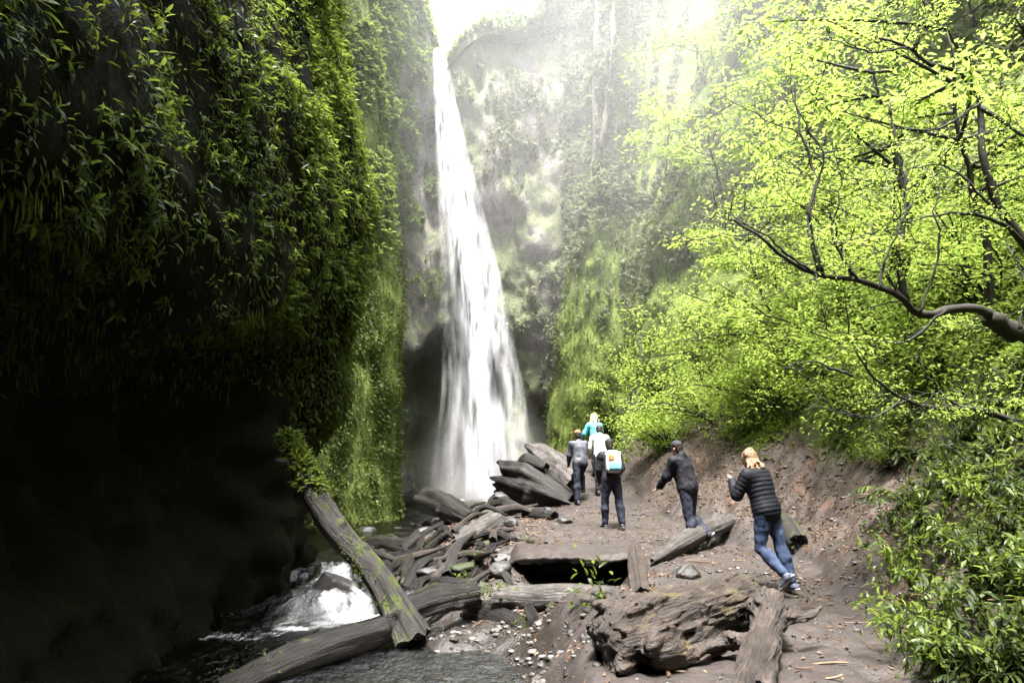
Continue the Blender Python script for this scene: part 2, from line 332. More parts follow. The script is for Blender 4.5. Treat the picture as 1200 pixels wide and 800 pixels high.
def rwall(P, N):
    x, y, z = P[..., 0].copy(), P[..., 1].copy(), P[..., 2].copy()
    rm = rim(x, y); z2 = -1.6 + (z + 1.6) * (rm + 1.6) / (zb[-1] + 1.6); P = P.copy(); P[..., 2] = z2; z = z2
    off = -.30 * np.maximum(z - 5, 0) * sstep(2.6, 4.2, x) - .10 * np.maximum(z - 8, 0) * sstep(.5, 2, x)                              # the right side leans back
    pil = sstep(17.5, 19, y) * sstep(23.5, 22, y) * (x < 0); off = off + pil * np.interp(z, [-1.6, 0, 6, 12, 20], [.35, .2, -.1, -.9, -1.8])
    but = sstep(1.0, 1.5, x) * sstep(27, 25.6, y) * sstep(23.2, 23.9, y); off = off + but * np.interp(z, [-1, 1.5, 6, 9, 14], [.9, .5, .0, -.6, -1.2])
    chute = sstep(-2.3, -3.2, x) * sstep(28.2, 28.9, y); off = off - chute * .4 * sstep(6, 14, z)
    cave = sstep(-5.6, -5.1, x) * sstep(-2.3, -3.4, x) * sstep(25.0, 27, y) * sstep(6.4, 5.0, z + .9 * vnoise(P * [.7, .7, .5], 88) - .25 * (x + 4)); off = off - 2.6 * cave
    rec = sstep(.3, 1.0, x) * sstep(27.2, 28.2, y) * sstep(4.4, 2.6, z + .5 * vnoise(P * .8, 89)); off = off - 1.8 * rec
    slit = sstep(3.3, 3.7, x) * sstep(23.0, 22.6, y) * sstep(21.2, 21.8, y) * sstep(3, 4.5, z) * sstep(9, 7.5, z); off = off - 1.0 * slit
    rel = .75 * fbm(P * [.3, .3, .22], 4, 75) + .42 * fbm(P * [1.1, 1.1, .7], 4, 76) + .20 * fbm(P * [3.4, 3.4, 2.0], 3, 77) - .25 * np.abs(fbm(P * [1.8, 1.8, .5], 3, 79))
    mossy = np.maximum(pil, but); rel = rel * (1 - .55 * mossy) + mossy * (.10 * fbm(P * [3.2, 3.2, .5], 3, 78))
    return P + N * (off + rel)[..., None]
back_cliff = cliff('back_cliff', Cb, zb, rwall, M['back_rock'], 'tall grey cliff enclosing the gorge behind the waterfall')
back_cliff.data.materials.append(M['moss_rock'])
Pb, Nb, Ab = SURF['back_cliff']; cx = Pb[:-1, :-1, 0].ravel(); cy = Pb[:-1, :-1, 1].ravel(); cz = Pb[:-1, :-1, 2].ravel()
mossmask = ((cx < -2.9) & (cy < 24.2)) | ((cx > 1.3) & (cy < 26.8) & (cy > 22.4) & (cz < 9 + 2*vnoise(np.stack([cx, cy, cz], -1)*.5, 5))) | ((cx > 4))
back_cliff.data.polygons.foreach_set('material_index', mossmask.astype(np.int32))
# wooded plateau behind the rim
Xp, Yp = np.meshgrid(np.linspace(-26, 26, 60), np.linspace(29.6, 62, 40), indexing='ij')
Zp = rim(Xp, Yp) - .6 + .10 * (Yp - 29.6) * sstep(-3, 4, np.abs(Xp)) + .6 * fbm(np.stack([Xp, Yp, 0*Xp], -1) * .3, 3, 90)
# ------------------------------------------------------------------ stream
def wl(x, y):
    z = np.interp(y, [-40, 10.2, 10.7, 11.2, 11.5, 12.2, 12.5, 13.4, 14.5, 30], [-.84, -.83, -.80, -.70, -.64, -.60, -.52, -.50, -.47, -.46])
    P = np.stack([x, y, 0*x], -1); casc = sstep(9.9, 10.6, y) * sstep(14, 12.8, y)
    return z + .010 * fbm(P * [2.2, 1.4, 1], 3, 51) + .005 * vnoise(P * 9, 52) + casc * .05 * fbm(P * [3, 1.6, 1], 3, 53)
wx = np.arange(-7, 1.0, .04); wy = np.r_[np.arange(2.5, 15, .04), np.arange(15, 29.5, .12)]
WX, WY = np.meshgrid(wx, wy, indexing='ij'); WZ = wl(WX, WY); P = np.stack([WX, WY, 0*WX], -1)
fo = sstep(9.6, 10.5, WY) * sstep(14.2, 12.6, WY) * (.02 + 1.2 * fbm(P * [2.6, 1.2, 1], 4, 54)) * sstep(-1.9, -2.5, WX)
fo = np.maximum(fo, sstep(8.6, 10.2, WY) * sstep(11.2, 10.4, WY) * (.26 + 1.3 * fbm(P * [1.2, 2.0, 1], 3, 55)) * sstep(-1.6, -2.2, WX))
fo = np.maximum(fo, sstep(2.6, .6, np.hypot((WX + 1.2)*.8, WY - 27.7)) * (.3 + .5*fbm(P*3, 3, 56)))
fo = np.maximum(fo, sstep(.35, .1, np.hypot((WX + 1.55), (WY - 7.55) * 1.6)) * (.35 + fbm(P * 5, 2, 5)))
g = G('stream_water'); p = g.pos(); rip = g.noise(g.mapv(p, (1, .7, 1)), 7, 4, .6); rip2 = g.noise(p, 24, 3)
nb = g.bump(g.math('ADD', rip, g.math('MULTIPLY', rip2, .5)), .9, .04)
gl = g.n('BsdfGlossy'); gl.inputs['Roughness'].default_value = .06; g.L.new(nb, gl.inputs['Normal'])
tr = g.n('BsdfTransparent'); tr.inputs['Color'].default_value = (.36, .35, .30, 1)
fr = g.n('Fresnel'); fr.inputs['IOR'].default_value = 1.4; g.L.new(nb, fr.inputs['Normal'])
water = g.mixsh(g.math('ADD', g.math('MULTIPLY', fr.outputs[0], .42), .015, True), tr.outputs[0], gl.outputs[0])
foam = g.pbr((.78, .80, .82), .7, g.bump(g.noise(p, 16, 4), .6, .05))
ff = g.ramp(g.math('ADD', g.attr('foam'), g.math('MULTIPLY', g.math('SUBTRACT', g.noise(g.mapv(p, (1.4, .6, 1)), 11, 5, .7), .5), .9)), [(.36, 0), (.95, 1)])
M['water'] = g.done(g.mixsh(ff, water, foam))
stream = mk('stream_water', np.stack([WX, WY, WZ], -1).reshape(-1, 3), grid_faces(*WX.shape), M['water'], attrs={'foam': np.clip(fo, 0, 1).ravel()})
kind(stream, 'structure', 'dark stream with white foaming cascade beside the cliff', 'stream')
# ------------------------------------------------------------------ waterfall: thousands of falling strands, one mesh, with a denser core
g = G('falling_water'); x = g.n('TexCoord'); 
al = g.attr('alpha'); st = g.noise(g.mapv(g.pos(), (1, 1, .16)), 3.2, 5, .65); st2 = g.noise(g.mapv(g.pos(), (1, 1, .10)), 11, 4, .7)
a = g.math('MULTIPLY', al, g.ramp(g.math('ADD', g.math('MULTIPLY', st, .6), g.math('MULTIPLY', st2, .4)), [(.42, .0), (.63, 1)]))
df = g.n('BsdfDiffuse'); df.inputs['Color'].default_value = (.93, .94, .95, 1); tl = g.n('BsdfTranslucent'); tl.inputs['Color'].default_value = (.93, .94, .95, 1)
nv = g.n('CombineXYZ'); nv.inputs[1].default_value = -.6; nv.inputs[2].default_value = .8; g.L.new(nv.outputs[0], df.inputs['Normal']); tb = g.n('BsdfTransparent'); M['fall'] = g.done(g.mixsh(a, tb.outputs[0], g.mixsh(.5, df.outputs[0], tl.outputs[0])))
w = Acc()
def fall_path(s, n=26):
    """s in [-1,1] across the fall; returns points from lip to pool"""
    z = np.linspace(19.4, -.45, n); k = (19.4 - z) / 19.85
    cxp = np.interp(z, [-.5, 4, 9, 14, 19.4], [-1.15, -1.25, -1.75, -2.6, -3.35]); wd = np.interp(z, [-.5, 2, 5, 9, 14, 17, 19.4], [1.85, 1.55, 1.26, .98, .58, .38, .22])
    yb = 28.7 - 1.0 * k - .3 * np.sin(k * 3)
    return np.stack([cxp + s * wd, yb, z], -1)
def ribbon(Pp, wd, al):
    T = nrm(np.gradient(Pp, axis=0)); a0 = rng.uniform(-.9, .9); side = np.array([math.cos(a0), math.sin(a0), 0]); n = len(Pp)
    lat = np.array([-1, -.4, .4, 1.]); v = Pp[:, None] + lat[None, :, None] * (wd[:, None, None] if np.ndim(wd) else wd) * side
    v = v + (np.abs(lat) < .5)[None, :, None] * .02 * np.array([-side[1], side[0], 0]); e = np.array([0, 1, 1, 0.])
    w.add(v.reshape(-1, 3), grid_faces(n, 4), alpha=(al[:, None] * e[None]).ravel())
for i in range(2100):
    s = float(np.clip(rng.normal(.03, .45), -1.1, 1.1)); full = fall_path(s, 40); L = rng.uniform(.08, .38); a0 = rng.uniform(-.08, 1.0); a1 = min(a0 + L, 1.0); a0 = max(a0, 0)
    if a1 - a0 < .04: continue
    n = 9; t = np.linspace(a0, a1, n); Pp = np.stack([np.interp(t, np.linspace(0, 1, 40), full[:, k]) for k in range(3)], -1)
    core = math.exp(-((s - .08) / .27) ** 2); fall = t; spread = .1 + .45 * fall
    off = rng.normal(0, 1, 2); Pp[:, 0] += off[0] * .10 * spread + .05 * fbm(Pp * .8 + i, 2, 1) * spread; Pp[:, 1] += off[1] * .45 * spread
    env = np.sin(np.pi * np.linspace(.02, .98, n)) ** .6
    if a0 < .01: env[:5] = np.maximum(env[:5], .9)
    env = env * (.20 + 1.25 * core) * np.interp(t, [0, .45, .7, 1], [1.0, .8, .5, .34]) * np.clip(.72 + 1.3*fbm(Pp * [1.6, 1.6, .5], 3, 91), .05, 1.35)
    ribbon(Pp, np.interp(t, [0, 1], [.05, .20]) * rng.uniform(.6, 1.7), np.clip(env, 0, 1))
for i in range(240):                                                      # continuous core
    s = rng.uniform(-.30, .38); Pp = fall_path(s, 30); t = np.linspace(0, 1, 30); Pp[:, 1] += rng.normal(0, .12) * t; Pp[:, 0] += .25 * t * fbm(np.stack([t*5, 0*t+i, 0*t], -1), 3, 2)
    ribbon(Pp, np.interp(t, [0, 1], [.05, .12]), np.interp(t, [0, .02, .55, 1], [.7, .9, .38, .06]))
fall_acc = w; w = Acc()                                                   # the little cascade: strands tumbling between the rocks
for i in range(190):
    s0 = rng.uniform(-.55, .55); br = 1 if rng.random() < .5 else -1
    ctl = np.array([[-3.25 + .5*s0, 13.0, -.46], [-3.05 + .45*s0, 12.2, -.55], [-2.95 + .5*s0 + .12*br, 11.5, -.60], [-2.85 + .6*s0 + .28*br, 11.0, -.72], [-2.75 + .8*s0 + .25*br, 10.55, -.80], [-2.9 + 1.5*s0 + .1*br, 9.95, -.815]]); Pp = resample(ctl, 30); a0 = rng.uniform(0, .75); a1 = min(1, a0 + rng.uniform(.12, .4)); t = np.linspace(a0, a1, 9)
    Pp = np.stack([np.interp(t, np.linspace(0, 1, 30), Pp[:, k]) for k in range(3)], -1); Pp[:, 2] += rng.uniform(.0, .05) + .035*fbm(Pp*4 + i, 2, 3); Pp[:, 0] += .05*fbm(Pp*3 + i*.3, 2, 4); ribbon(Pp, rng.uniform(.02, .07), np.sin(np.pi*np.linspace(.02, .98, 9))**.6 * rng.uniform(.35, .9))
kind(w.build('white_water', M['fall']), 'structure', 'white cascade tumbling between rocks beside the cliff', 'cascade'); w = fall_acc
fallob = w.build('waterfall', M['fall']); tag(fallob, 'tall white waterfall plunging down the grey cliff into mist', 'waterfall')
plateau = mk('plateau', np.stack([Xp, Yp, Zp], -1).reshape(-1, 3), grid_faces(*Xp.shape), M['moss_rock']); kind(plateau, 'structure', 'green plateau above the cliff rim', 'hill')
# ------------------------------------------------------------------ leaves
M['lf_dark'] = leaf_mat('glossy_dark_leaf', (.016, .034, .004), (.055, .092, .012), (.20, .26, .04), .36, .45)
M['lf_mid'] = leaf_mat('mid_green_leaf', (.014, .028, .004), (.044, .074, .009), (.17, .22, .03), .42, .5)
M['lf_lime'] = leaf_mat('spring_leaf', (.12, .185, .016), (.185, .262, .028), (.29, .355, .06), .55, .6, (.44, .58, .13))
M['lf_grey'] = leaf_mat('cliff_leaf', (.075, .095, .042), (.13, .15, .075), (.19, .205, .11), .55, .4)
M['lf_moss'] = leaf_mat('moss_sprig', (.030, .044, .004), (.060, .082, .008), (.12, .145, .016), .7, .4)
M['lf_moss2'] = leaf_mat('bright_moss', (.045, .070, .008), (.085, .125, .014), (.15, .20, .03), .7, .4)
M['lf_drape'] = leaf_mat('olive_moss', (.024, .038, .004), (.055, .078, .010), (.12, .15, .022), .55, .4)
M['lf_grass'] = leaf_mat('bright_undergrowth', (.05, .085, .010), (.10, .15, .018), (.18, .24, .04), .5, .5)
M['lf_bank'] = leaf_mat('bank_leaf', (.008, .018, .003), (.026, .046, .007), (.12, .155, .025), .55, .32)
M['lf_dry'] = leaf_mat('dead_leaf', (.06, .035, .02), (.14, .085, .05), (.26, .19, .13), .7, .2, (.2, .12, .06))
g = G('bark_dark'); p = g.pos(); n2 = g.noise(g.mapv(p, (1, 1, 1)), 9, 5, .65); c = g.mix(g.ramp(n2, [(.35, 0), (.65, 1)]), (.006, .005, .004), (.018, .014, .011))
c = g.mix(g.math('MULTIPLY', g.ramp(g.math('ADD', g.noise(p, 2.2, 3), g.math('MULTIPLY', g.up(), .12)), [(.52, 0), (.62, .8)]), 1.0), c, (.016, .021, .004))
M['bark'] = g.done(g.pbr(c, .85, g.bump(n2, .8, .02)))
def leaves(acc, B, D, U, L, W, droop=.25, seg=1):
    n = len(B); D = nrm(D); S = nrm(np.cross(D, U)); U2 = np.cross(S, D)
    L = np.broadcast_to(L, (n,))[:, None]; W = np.broadcast_to(W, (n,))[:, None]; i = np.arange(n)[:, None]
    if seg == 1:
        v = np.stack([B, B + D*L*.45 + S*W*.5 + U2*W*.12, B + D*L - U2*L*droop, B + D*L*.45 - S*W*.5 + U2*W*.12], 1)
        acc.add(v.reshape(-1, 3), (i*4 + [[0, 1, 2]]) if False else np.concatenate([i*4 + np.array([[0, 1, 2]]), i*4 + np.array([[0, 2, 3]])]))
    else:
        a, b = B + D*L*.3 + U2*L*.04, B + D*L*.68 - U2*L*droop*.35
        v = np.stack([B, a + S*W*.46, a - U2*W*.10, a - S*W*.46, b + S*W*.40, b - U2*W*.10, b - S*W*.40, B + D*L*.97 - U2*L*droop], 1)
        q = np.array([[1, 4, 5, 2], [2, 5, 6, 3]]); t3 = np.array([[0, 1, 2], [0, 2, 3], [4, 7, 5], [5, 7, 6]])
        acc.add(v.reshape(-1, 3), [(i[:, None]*8 + q[None]).reshape(-1, 4), (i[:, None]*8 + t3[None]).reshape(-1, 3)])
def rdir(n, up=0.0):
    d = rng.normal(size=(n, 3)); d[:, 2] += up; return nrm(d)
def pick(name, n, cond=None, weight=None):
    P, N, A = SURF[name]; Pf, Nf, Af = P.reshape(-1, 3), N.reshape(-1, 3), A.ravel().copy()
    if cond is not None: Af = Af * cond(Pf)
    k = rng.choice(len(Pf), n, p=Af / Af.sum()); j = rng.normal(0, .05, (n, 3)); return Pf[k] + j, Nf[k]
GRAV = np.array([0, 0, -1.0])
# --- leafy rosettes hanging on the near left wall
def lip(P): return np.interp(P[:, 1], [0, 5, 9, 12, 14, 16], [3.2, 3.2, 3.5, 3.5, 2.0, 1.7])
inview = lambda P: ((P[:, 1] > 2.5) & (P[:, 0] > -9)).astype(float)
def clump(P, s, t0, t1, sd): return sstep(t0, t1, fbm(P * s, 3, sd))
a1, a2, a3 = Acc(), Acc(), Acc()
def rosettes(acc, P, N, k, L0, L1, wr, droop, out=.9, seg=2):
    n = len(P); s = np.repeat(np.arange(n), k); m = len(s); sz = rng.uniform(L0, L1, n)[s] * rng.uniform(.6, 1.1, m)
    D = N[s] * out + rng.normal(0, .75, (m, 3)) + [0, 0, -.15]; U = N[s] + np.array([0, 0, .9]) + rng.normal(0, .25, (m, 3))
    leaves(acc, P[s] + rng.normal(0, .03, (m, 3)), D, U, sz, sz * wr * rng.uniform(.8, 1.2, m), droop, seg)
wallw = lambda P: inview(P) * sstep(-1.1, .6, P[:, 2] - lip(P)) * (.12 + clump(P, .8, -.1, .45, 101)) * (P[:, 2] < 16)
P, N = pick('left_cliff', 11000, lambda P: wallw(P) / (1 + .02 * P[:, 1]**2)); rosettes(a1, P + N*.05, N, 8, .05, .145, .29, .35)
P, N = pick('left_cliff', 9000, lambda P: wallw(P) * sstep(7, 11, P[:, 1])); rosettes(a1, P + N*.05, N, 7, .08, .16, .3, .35, seg=1)
P, N = pick('left_cliff', 24000, lambda P: inview(P) * sstep(-1.5, .2, P[:, 2] - lip(P)) * (.25 + clump(P, .6, -.15, .3, 103)) * (P[:, 2] < 18))
leaves(a2, P, N*.5 + rng.normal(0, .4, P.shape) + GRAV*.9, N, rng.uniform(.05, .16, len(P)), rng.uniform(.02, .05, len(P)), .1)
P, N = pick('left_cliff', 600, lambda P: inview(P) * sstep(.5, -.1, np.abs(P[:, 2] - lip(P) + .3) - .4) * clump(P, .9, -.1, .3, 118)); 
leaves(a2, np.repeat(P, 4, 0) + rng.normal(0, .05, (len(P)*4, 3)), np.repeat(N, 4, 0)*.15 + rng.normal(0, .12, (len(P)*4, 3)) + GRAV, np.repeat(N, 4, 0), rng.uniform(.08, .30, len(P)*4), .02, .02)
kind(a1.build('wall_foliage', M['lf_dark']), 'stuff', 'glossy long leaves crowding the dark overhanging wall', 'foliage')
kind(a2.build('wall_moss', M['lf_moss']), 'stuff', 'hanging moss threads over the dark wall', 'moss')
# bright mossy drapery at the far end of that wall
a = Acc(); P, N = pick('left_cliff', 15000, lambda P: sstep(10.2, 12.5, P[:, 1]) * (P[:, 0] > -5.5) * sstep(-1.4, .1, P[:, 2] - lip(P)) * (P[:, 2] < 13) * (.15 + clump(P * [1, 1, .3], 1.2, -.1, .35, 104)))
leaves(a, P + N*.06, N*.8 + rng.normal(0, .5, P.shape) + GRAV*.7, N + [0, 0, .4], rng.uniform(.07, .17, len(P)), rng.uniform(.035, .07, len(P)), .3)
kind(a.build('moss_drapery', M['lf_drape']), 'stuff', 'bright moss curtain at the far edge of the dark wall', 'moss')
# --- moss on the buttresses (left and right of the fall)
a = Acc(); P, N = pick('back_cliff', 42000, lambda P: ((P[:, 0] < -2.6) & (P[:, 1] > 18.4) & (P[:, 1] < 24.5)) * np.where(P[:, 2] > 9, .5, 1.) * (.3 + clump(P * [1, 1, .25], 1.4, -.2, .3, 105)))
leaves(a, P + N*.04, N*.7 + rng.normal(0, .5, P.shape) + GRAV*.6, N, rng.uniform(.05, .14, len(P)), rng.uniform(.03, .07, len(P)), .1)
kind(a.build('pillar_moss', M['lf_drape']), 'stuff', 'olive moss hanging down the buttress left of the falls', 'moss'); a = Acc()
P, N = pick('back_cliff', 30000, lambda P: ((P[:, 0] > 1.2) & (P[:, 1] > 20.5) & (P[:, 1] < 26.8) & (P[:, 2] < 12)) * (.25 + clump(P * [1, 1, .3], 1.2, -.2, .3, 106)))
leaves(a, P + N*.04, N*.7 + rng.normal(0, .5, P.shape) + GRAV*.6, N, rng.uniform(.05, .15, len(P)), rng.uniform(.03, .08, len(P)), .1)
kind(a.build('buttress_moss', M['lf_moss2']), 'stuff', 'thick hanging moss on the buttresses right of the falls', 'moss')
# --- foliage on the rear wall
a, b = Acc(), Acc()
rearw = lambda P: ((P[:, 0] < 3.9) & (P[:, 1] > 24)) * sstep(3.5, 7, P[:, 2]) * sstep(.25, .6, np.hypot((P[:, 0] - np.interp(P[:, 2], [-.5, 9, 19.4], [-1.1, -1.75, -3.35])) / 1.6, 0)) * clump(P, .45, -.05, .30, 107)
P, N = pick('back_cliff', 3800, lambda P: rearw(P) * (1 + 2.5 * sstep(11, 19, P[:, 2]))); rosettes(a, P + N*.12, N, 5, .12, .30, .42, .3, seg=1)
rightw = lambda P: ((P[:, 0] > 2.4) & (P[:, 1] > 8)) * sstep(5, 9, P[:, 2] + .3*(P[:, 1] - 16) * 0) * (P[:, 2] < 36) * (P[:, 1] < 34) * (.28 + clump(P, .5, -.1, .3, 108))
P, N = pick('back_cliff', 30000, rightw); rosettes(a, P + N*.2, N + [0, 0, .5], 6, .10, .28, .45, .3, seg=1)
P, N = pick('back_cliff', 9000, lambda P: ((P[:, 0] < -3.2) & (P[:, 1] > 17)) * sstep(8, 12, P[:, 2]) * clump(P, .6, -.1, .3, 109)); rosettes(b, P + N*.15, N + [0, 0, .4], 6, .10, .24, .45, .3, seg=1)
P, N = pick('back_cliff', 9000, lambda P: ((P[:, 0] < -2.9) & (P[:, 1] > 17) & (P[:, 1] < 29)) * sstep(7, 10, P[:, 2]) * clump(P, .5, -.15, .2, 119)); rosettes(b, P + N*.2, N + [0, 0, .4], 6, .12, .28, .45, .3, seg=1)
k = rng.random((7000, 2)); q = np.stack([-7 + 14*k[:, 0], 29.8 + 8*k[:, 1]**1.5, 0*k[:, 0]], -1); q[:, 2] = np.interp(q[:, 0], [-9, -5.5, -4.6, -3.9, -3.2, -2.6, -1.5, 1.0, 2.2, 3.5, 5, 8], [26, 26, 25, 21.5, 19.4, 20.5, 21.4, 21.6, 24.5, 29.5, 33, 36]) + .1*(q[:, 1]-30)
q[:, 2] += rng.uniform(-.5, 1.1, len(q)) * clump(q * [1, 1, 0], .7, -.1, .4, 111); rosettes(b, q, np.tile([0, -.5, .8], (len(q), 1)), 5, .12, .3, .45, .3, seg=1)
kind(a.build('cliff_foliage', M['lf_grey']), 'stuff', 'grey green plants clinging to the high cliff', 'foliage')
M['lf_hang'] = leaf_mat('hanging_leaf', (.060, .095, .016), (.10, .145, .028), (.16, .21, .05), .55, .5)
kind(b.build('hanging_greenery', M['lf_hang']), 'stuff', 'pale green plants hanging high beside the lip of the falls', 'foliage')
# ------------------------------------------------------------------ slope undergrowth
def slope_pts(n, x0, x1, y0, y1, cond):
    out = []; tot = 0
    while tot < n:
        k = rng.random((n * 3, 2)); x = x0 + (x1-x0)*k[:, 0]; y = y0 + (y1-y0)*k[:, 1]; P = np.stack([x, y, gz(x, y)], -1)
        P = P[rng.random(len(P)) < cond(P)]; out.append(P); tot += len(P)
        if len(P) == 0: break
    return np.concatenate(out)[:n]
tt = lambda P: P[:, 0] - foot(P[:, 1])
UPV = np.array([0, 0, 1.0])
a = Acc(); P = slope_pts(24000, 3, 11, 3, 23, lambda P: sstep(1.7, 2.7, tt(P) + .7*vnoise(P*.8, 44)) * sstep(11, 9.5, P[:, 0]) * (.25 + clump(P, .9, -.2, .3, 113)))
rosettes(a, P + UPV*.03, np.tile([-.35, -.2, .8], (len(P), 1)), 5, .07, .17, .42, .3, seg=1)
kind(a.build('slope_undergrowth', M['lf_grass']), 'stuff', 'low green undergrowth on the steep right bank', 'undergrowth')
# ------------------------------------------------------------------ shrubs, trees, ferns
def twig_paths(c, R_, n, up=.7, bend=.3, k=6):
    out = []
    for i in range(n):
        d = nrm(np.array([rng.normal(), rng.normal(), abs(rng.normal()) * .6 + up])); L = R_ * rng.uniform(.7, 1.15); t = np.linspace(0, 1, k)[:, None]
        b = rng.normal(0, bend, 3) * L; out.append(c + d * L * t + b * t**2 - np.array([0, 0, .25 * L]) * t**2)
    return out
def spray(acc, c, Rxy, Rz, n, L, wr=.5, flat=.6):
    """layered pad of leaves round a twig end"""
    d = rng.normal(size=(n, 3)); d = d / np.linalg.norm(d, axis=1, keepdims=True) * rng.random((n, 1)) ** .45
    p = c + d * [Rxy, Rxy, Rz]; D = d * [1, 1, .25] + rng.normal(0, .5, (n, 3)) * [1, 1, .5] + [0, 0, -.15]; U = np.array([0, 0, 1.]) + rng.normal(0, flat, (n, 3))
    s = L * rng.uniform(.45, 1.45, n); leaves(acc, p, D, U, s, s * wr, .18)
def shrub(name, label, base, R_, nst, nlv, L, mat, group=None, cat='shrub', wr=.5, lean=(-.4, -.15, 0), pad=.3, flat=.6):
    root = thing(name, label, cat, base, group); st, cr = Acc(), Acc()
    for p in twig_paths(np.zeros(3), R_, nst):
        p = p + np.array(lean) * R_ * np.linspace(0, 1, len(p))[:, None] ** 1.5
        st.add(*tube(p, np.linspace(.012, .004, len(p)) * (R_ + .6), 5, False))
        for j in range(3):
            q = p[-1 - j] if j < len(p) else p[-1]
            for m in range(2): spray(cr, q + rng.normal(0, pad * R_ * .55, 3), pad * R_ * rng.uniform(.5, 1.0), pad * R_ * .38, max(6, nlv // (nst * 6)), L, wr, flat)
    st.build('stem', M['bark'], root); cr.build('foliage', mat, root); return root
def dress(branches_pts, acc, n, L, Rr, wr=.5, flat=.5):
    for q in branches_pts: spray(acc, q, Rr * rng.uniform(.6, 1.2), Rr * .32, n, L, wr, flat)
lime = [  # pixel on the slope, radius, label
 (782, 500, 1.3, 'lime shrub lowest on the slope beside the bare dirt hump'), (835, 470, 1.7, 'wide lime shrub above the hiker in the dark cap'),
 (905, 455, 1.6, 'bushy lime shrub above the red haired hiker'), (975, 440, 1.5, 'lime shrub under the low forked tree limb'),
 (850, 395, 2.0, 'tall pale lime shrub beside the mossy buttress'), (925, 380, 1.9, 'large lime shrub behind the thin drooping branch end'),
 (1010, 385, 1.7, 'lime shrub behind the moss knob of the leaning tree'), (800, 440, 1.5, 'lime shrub at the foot of the dark vertical slit'),
 (1090, 420, 1.5, 'green shrub below the thick tree limb'), (1150, 330, 1.9, 'lime shrub behind the upright trunk'), (1060, 300, 2.0, 'lime shrub high between the two tree stems')]
for px, py, r, lab in lime:
    h = ghit(px, py + 22)
    if h is None: continue
    shrub('shrub', lab, h - [0, 0, .05], r, 20, int(2900 * r), .085 if h[1] > 11 else .075, M['lf_lime'] if py < 470 or px < 900 else M['lf_mid'], 'lime shrubs on the right slope')
# trees higher on the slope: trunk, limbs, crown
def tree(name, label, base, H, Rc, mat, nl, L, group, lean=(-.15, -.1)):
    root = thing(name, label, 'tree', base, group); tr, cr = Acc(), Acc()
    tp = np.array([[0, 0, -.3], [lean[0]*H*.3, lean[1]*H*.3, H*.35], [lean[0]*H*.8, lean[1]*H*.7, H*.75], [lean[0]*H, lean[1]*H, H]]); tp = resample(tp, 12); tp[1:, :2] += np.cumsum(rng.normal(0, .05, (11, 2)), 0)
    tr.add(*tube(tp, np.linspace(.035*H*.5, .012, 12), 7)); ends = []
    for i in range(13):
        q = tp[rng.integers(4, 12)]; a_ = rng.uniform(0, 2*np.pi); Ln = Rc * rng.uniform(.5, 1.1); t = np.linspace(0, 1, 7)[:, None]
        d = np.array([math.cos(a_), math.sin(a_), rng.uniform(.05, .6)]); br = q + d * Ln * t + rng.normal(0, .15, 3) * Ln * t**2 + np.array([0, 0, -.12]) * Ln * t**2
        tr.add(*tube(br, np.linspace(.022, .006, 7) * H*.35, 5, False)); ends += [br[3], br[4], br[5], br[6], br[6] + rng.normal(0, .25, 3)]
        for e in range(2): ends.append(br[-1 - 2*e] + rng.normal(0, Rc*.16, 3))
    dress(ends, cr, max(5, nl // len(ends)), L, Rc * .26); tr.build('trunk', M['bark'], root); cr.build('crown', mat, root); return root
trees = [(905, 290, 3.4, 1.5, 'pale spring tree standing alone in front of the grey cliff'), (985, 250, 4.5, 2.1, 'spring tree high behind the thin upright branches'), (1075, 230, 4.8, 2.2, 'spring tree behind the dark trunk, near the top of the slope'),
 (1160, 250, 4.5, 2.2, 'spring tree at the edge of the photo, behind the curved trunk')]
for px, py, H, rc, lab in trees:
    h = ghit(px, py + 120)
    if h is None: continue
    tree('tree', lab, h, H, rc, M['lf_lime'], 3600, .10, 'spring trees on the right slope')
# trees rooted on the ledges of the high right-hand cliff
P, N = pick('back_cliff', 4000, lambda P: ((P[:, 0] > 3.0) & (P[:, 1] > 11) & (P[:, 2] > 8) & (P[:, 2] < 22)).astype(float)); used = []
for p, nn in zip(P, N):
    D = p[1]*CP + (p[2]-CAMZ)*SP; px = 600 + F*p[0]/D; py = 400 - F*((p[2]-CAMZ)*CP - p[1]*SP)/D
    if not (770 < px < 1180 and -30 < py < 240): continue
    if any(math.hypot(px-a_, py-b_) < 70 for a_, b_ in used): continue
    used.append((px, py)); 
    if len(used) > 14: break
    tree('tree', 'small hazy tree rooted on a ledge of the high right cliff', p - nn*.2, rng.uniform(2.0, 3.2), rng.uniform(1.2, 1.8), M['lf_lime'] if rng.random() < .55 else M['lf_grey'], 1500, .15, 'trees on the cliff ledges', (nn[0]*.4, nn[1]*.4))
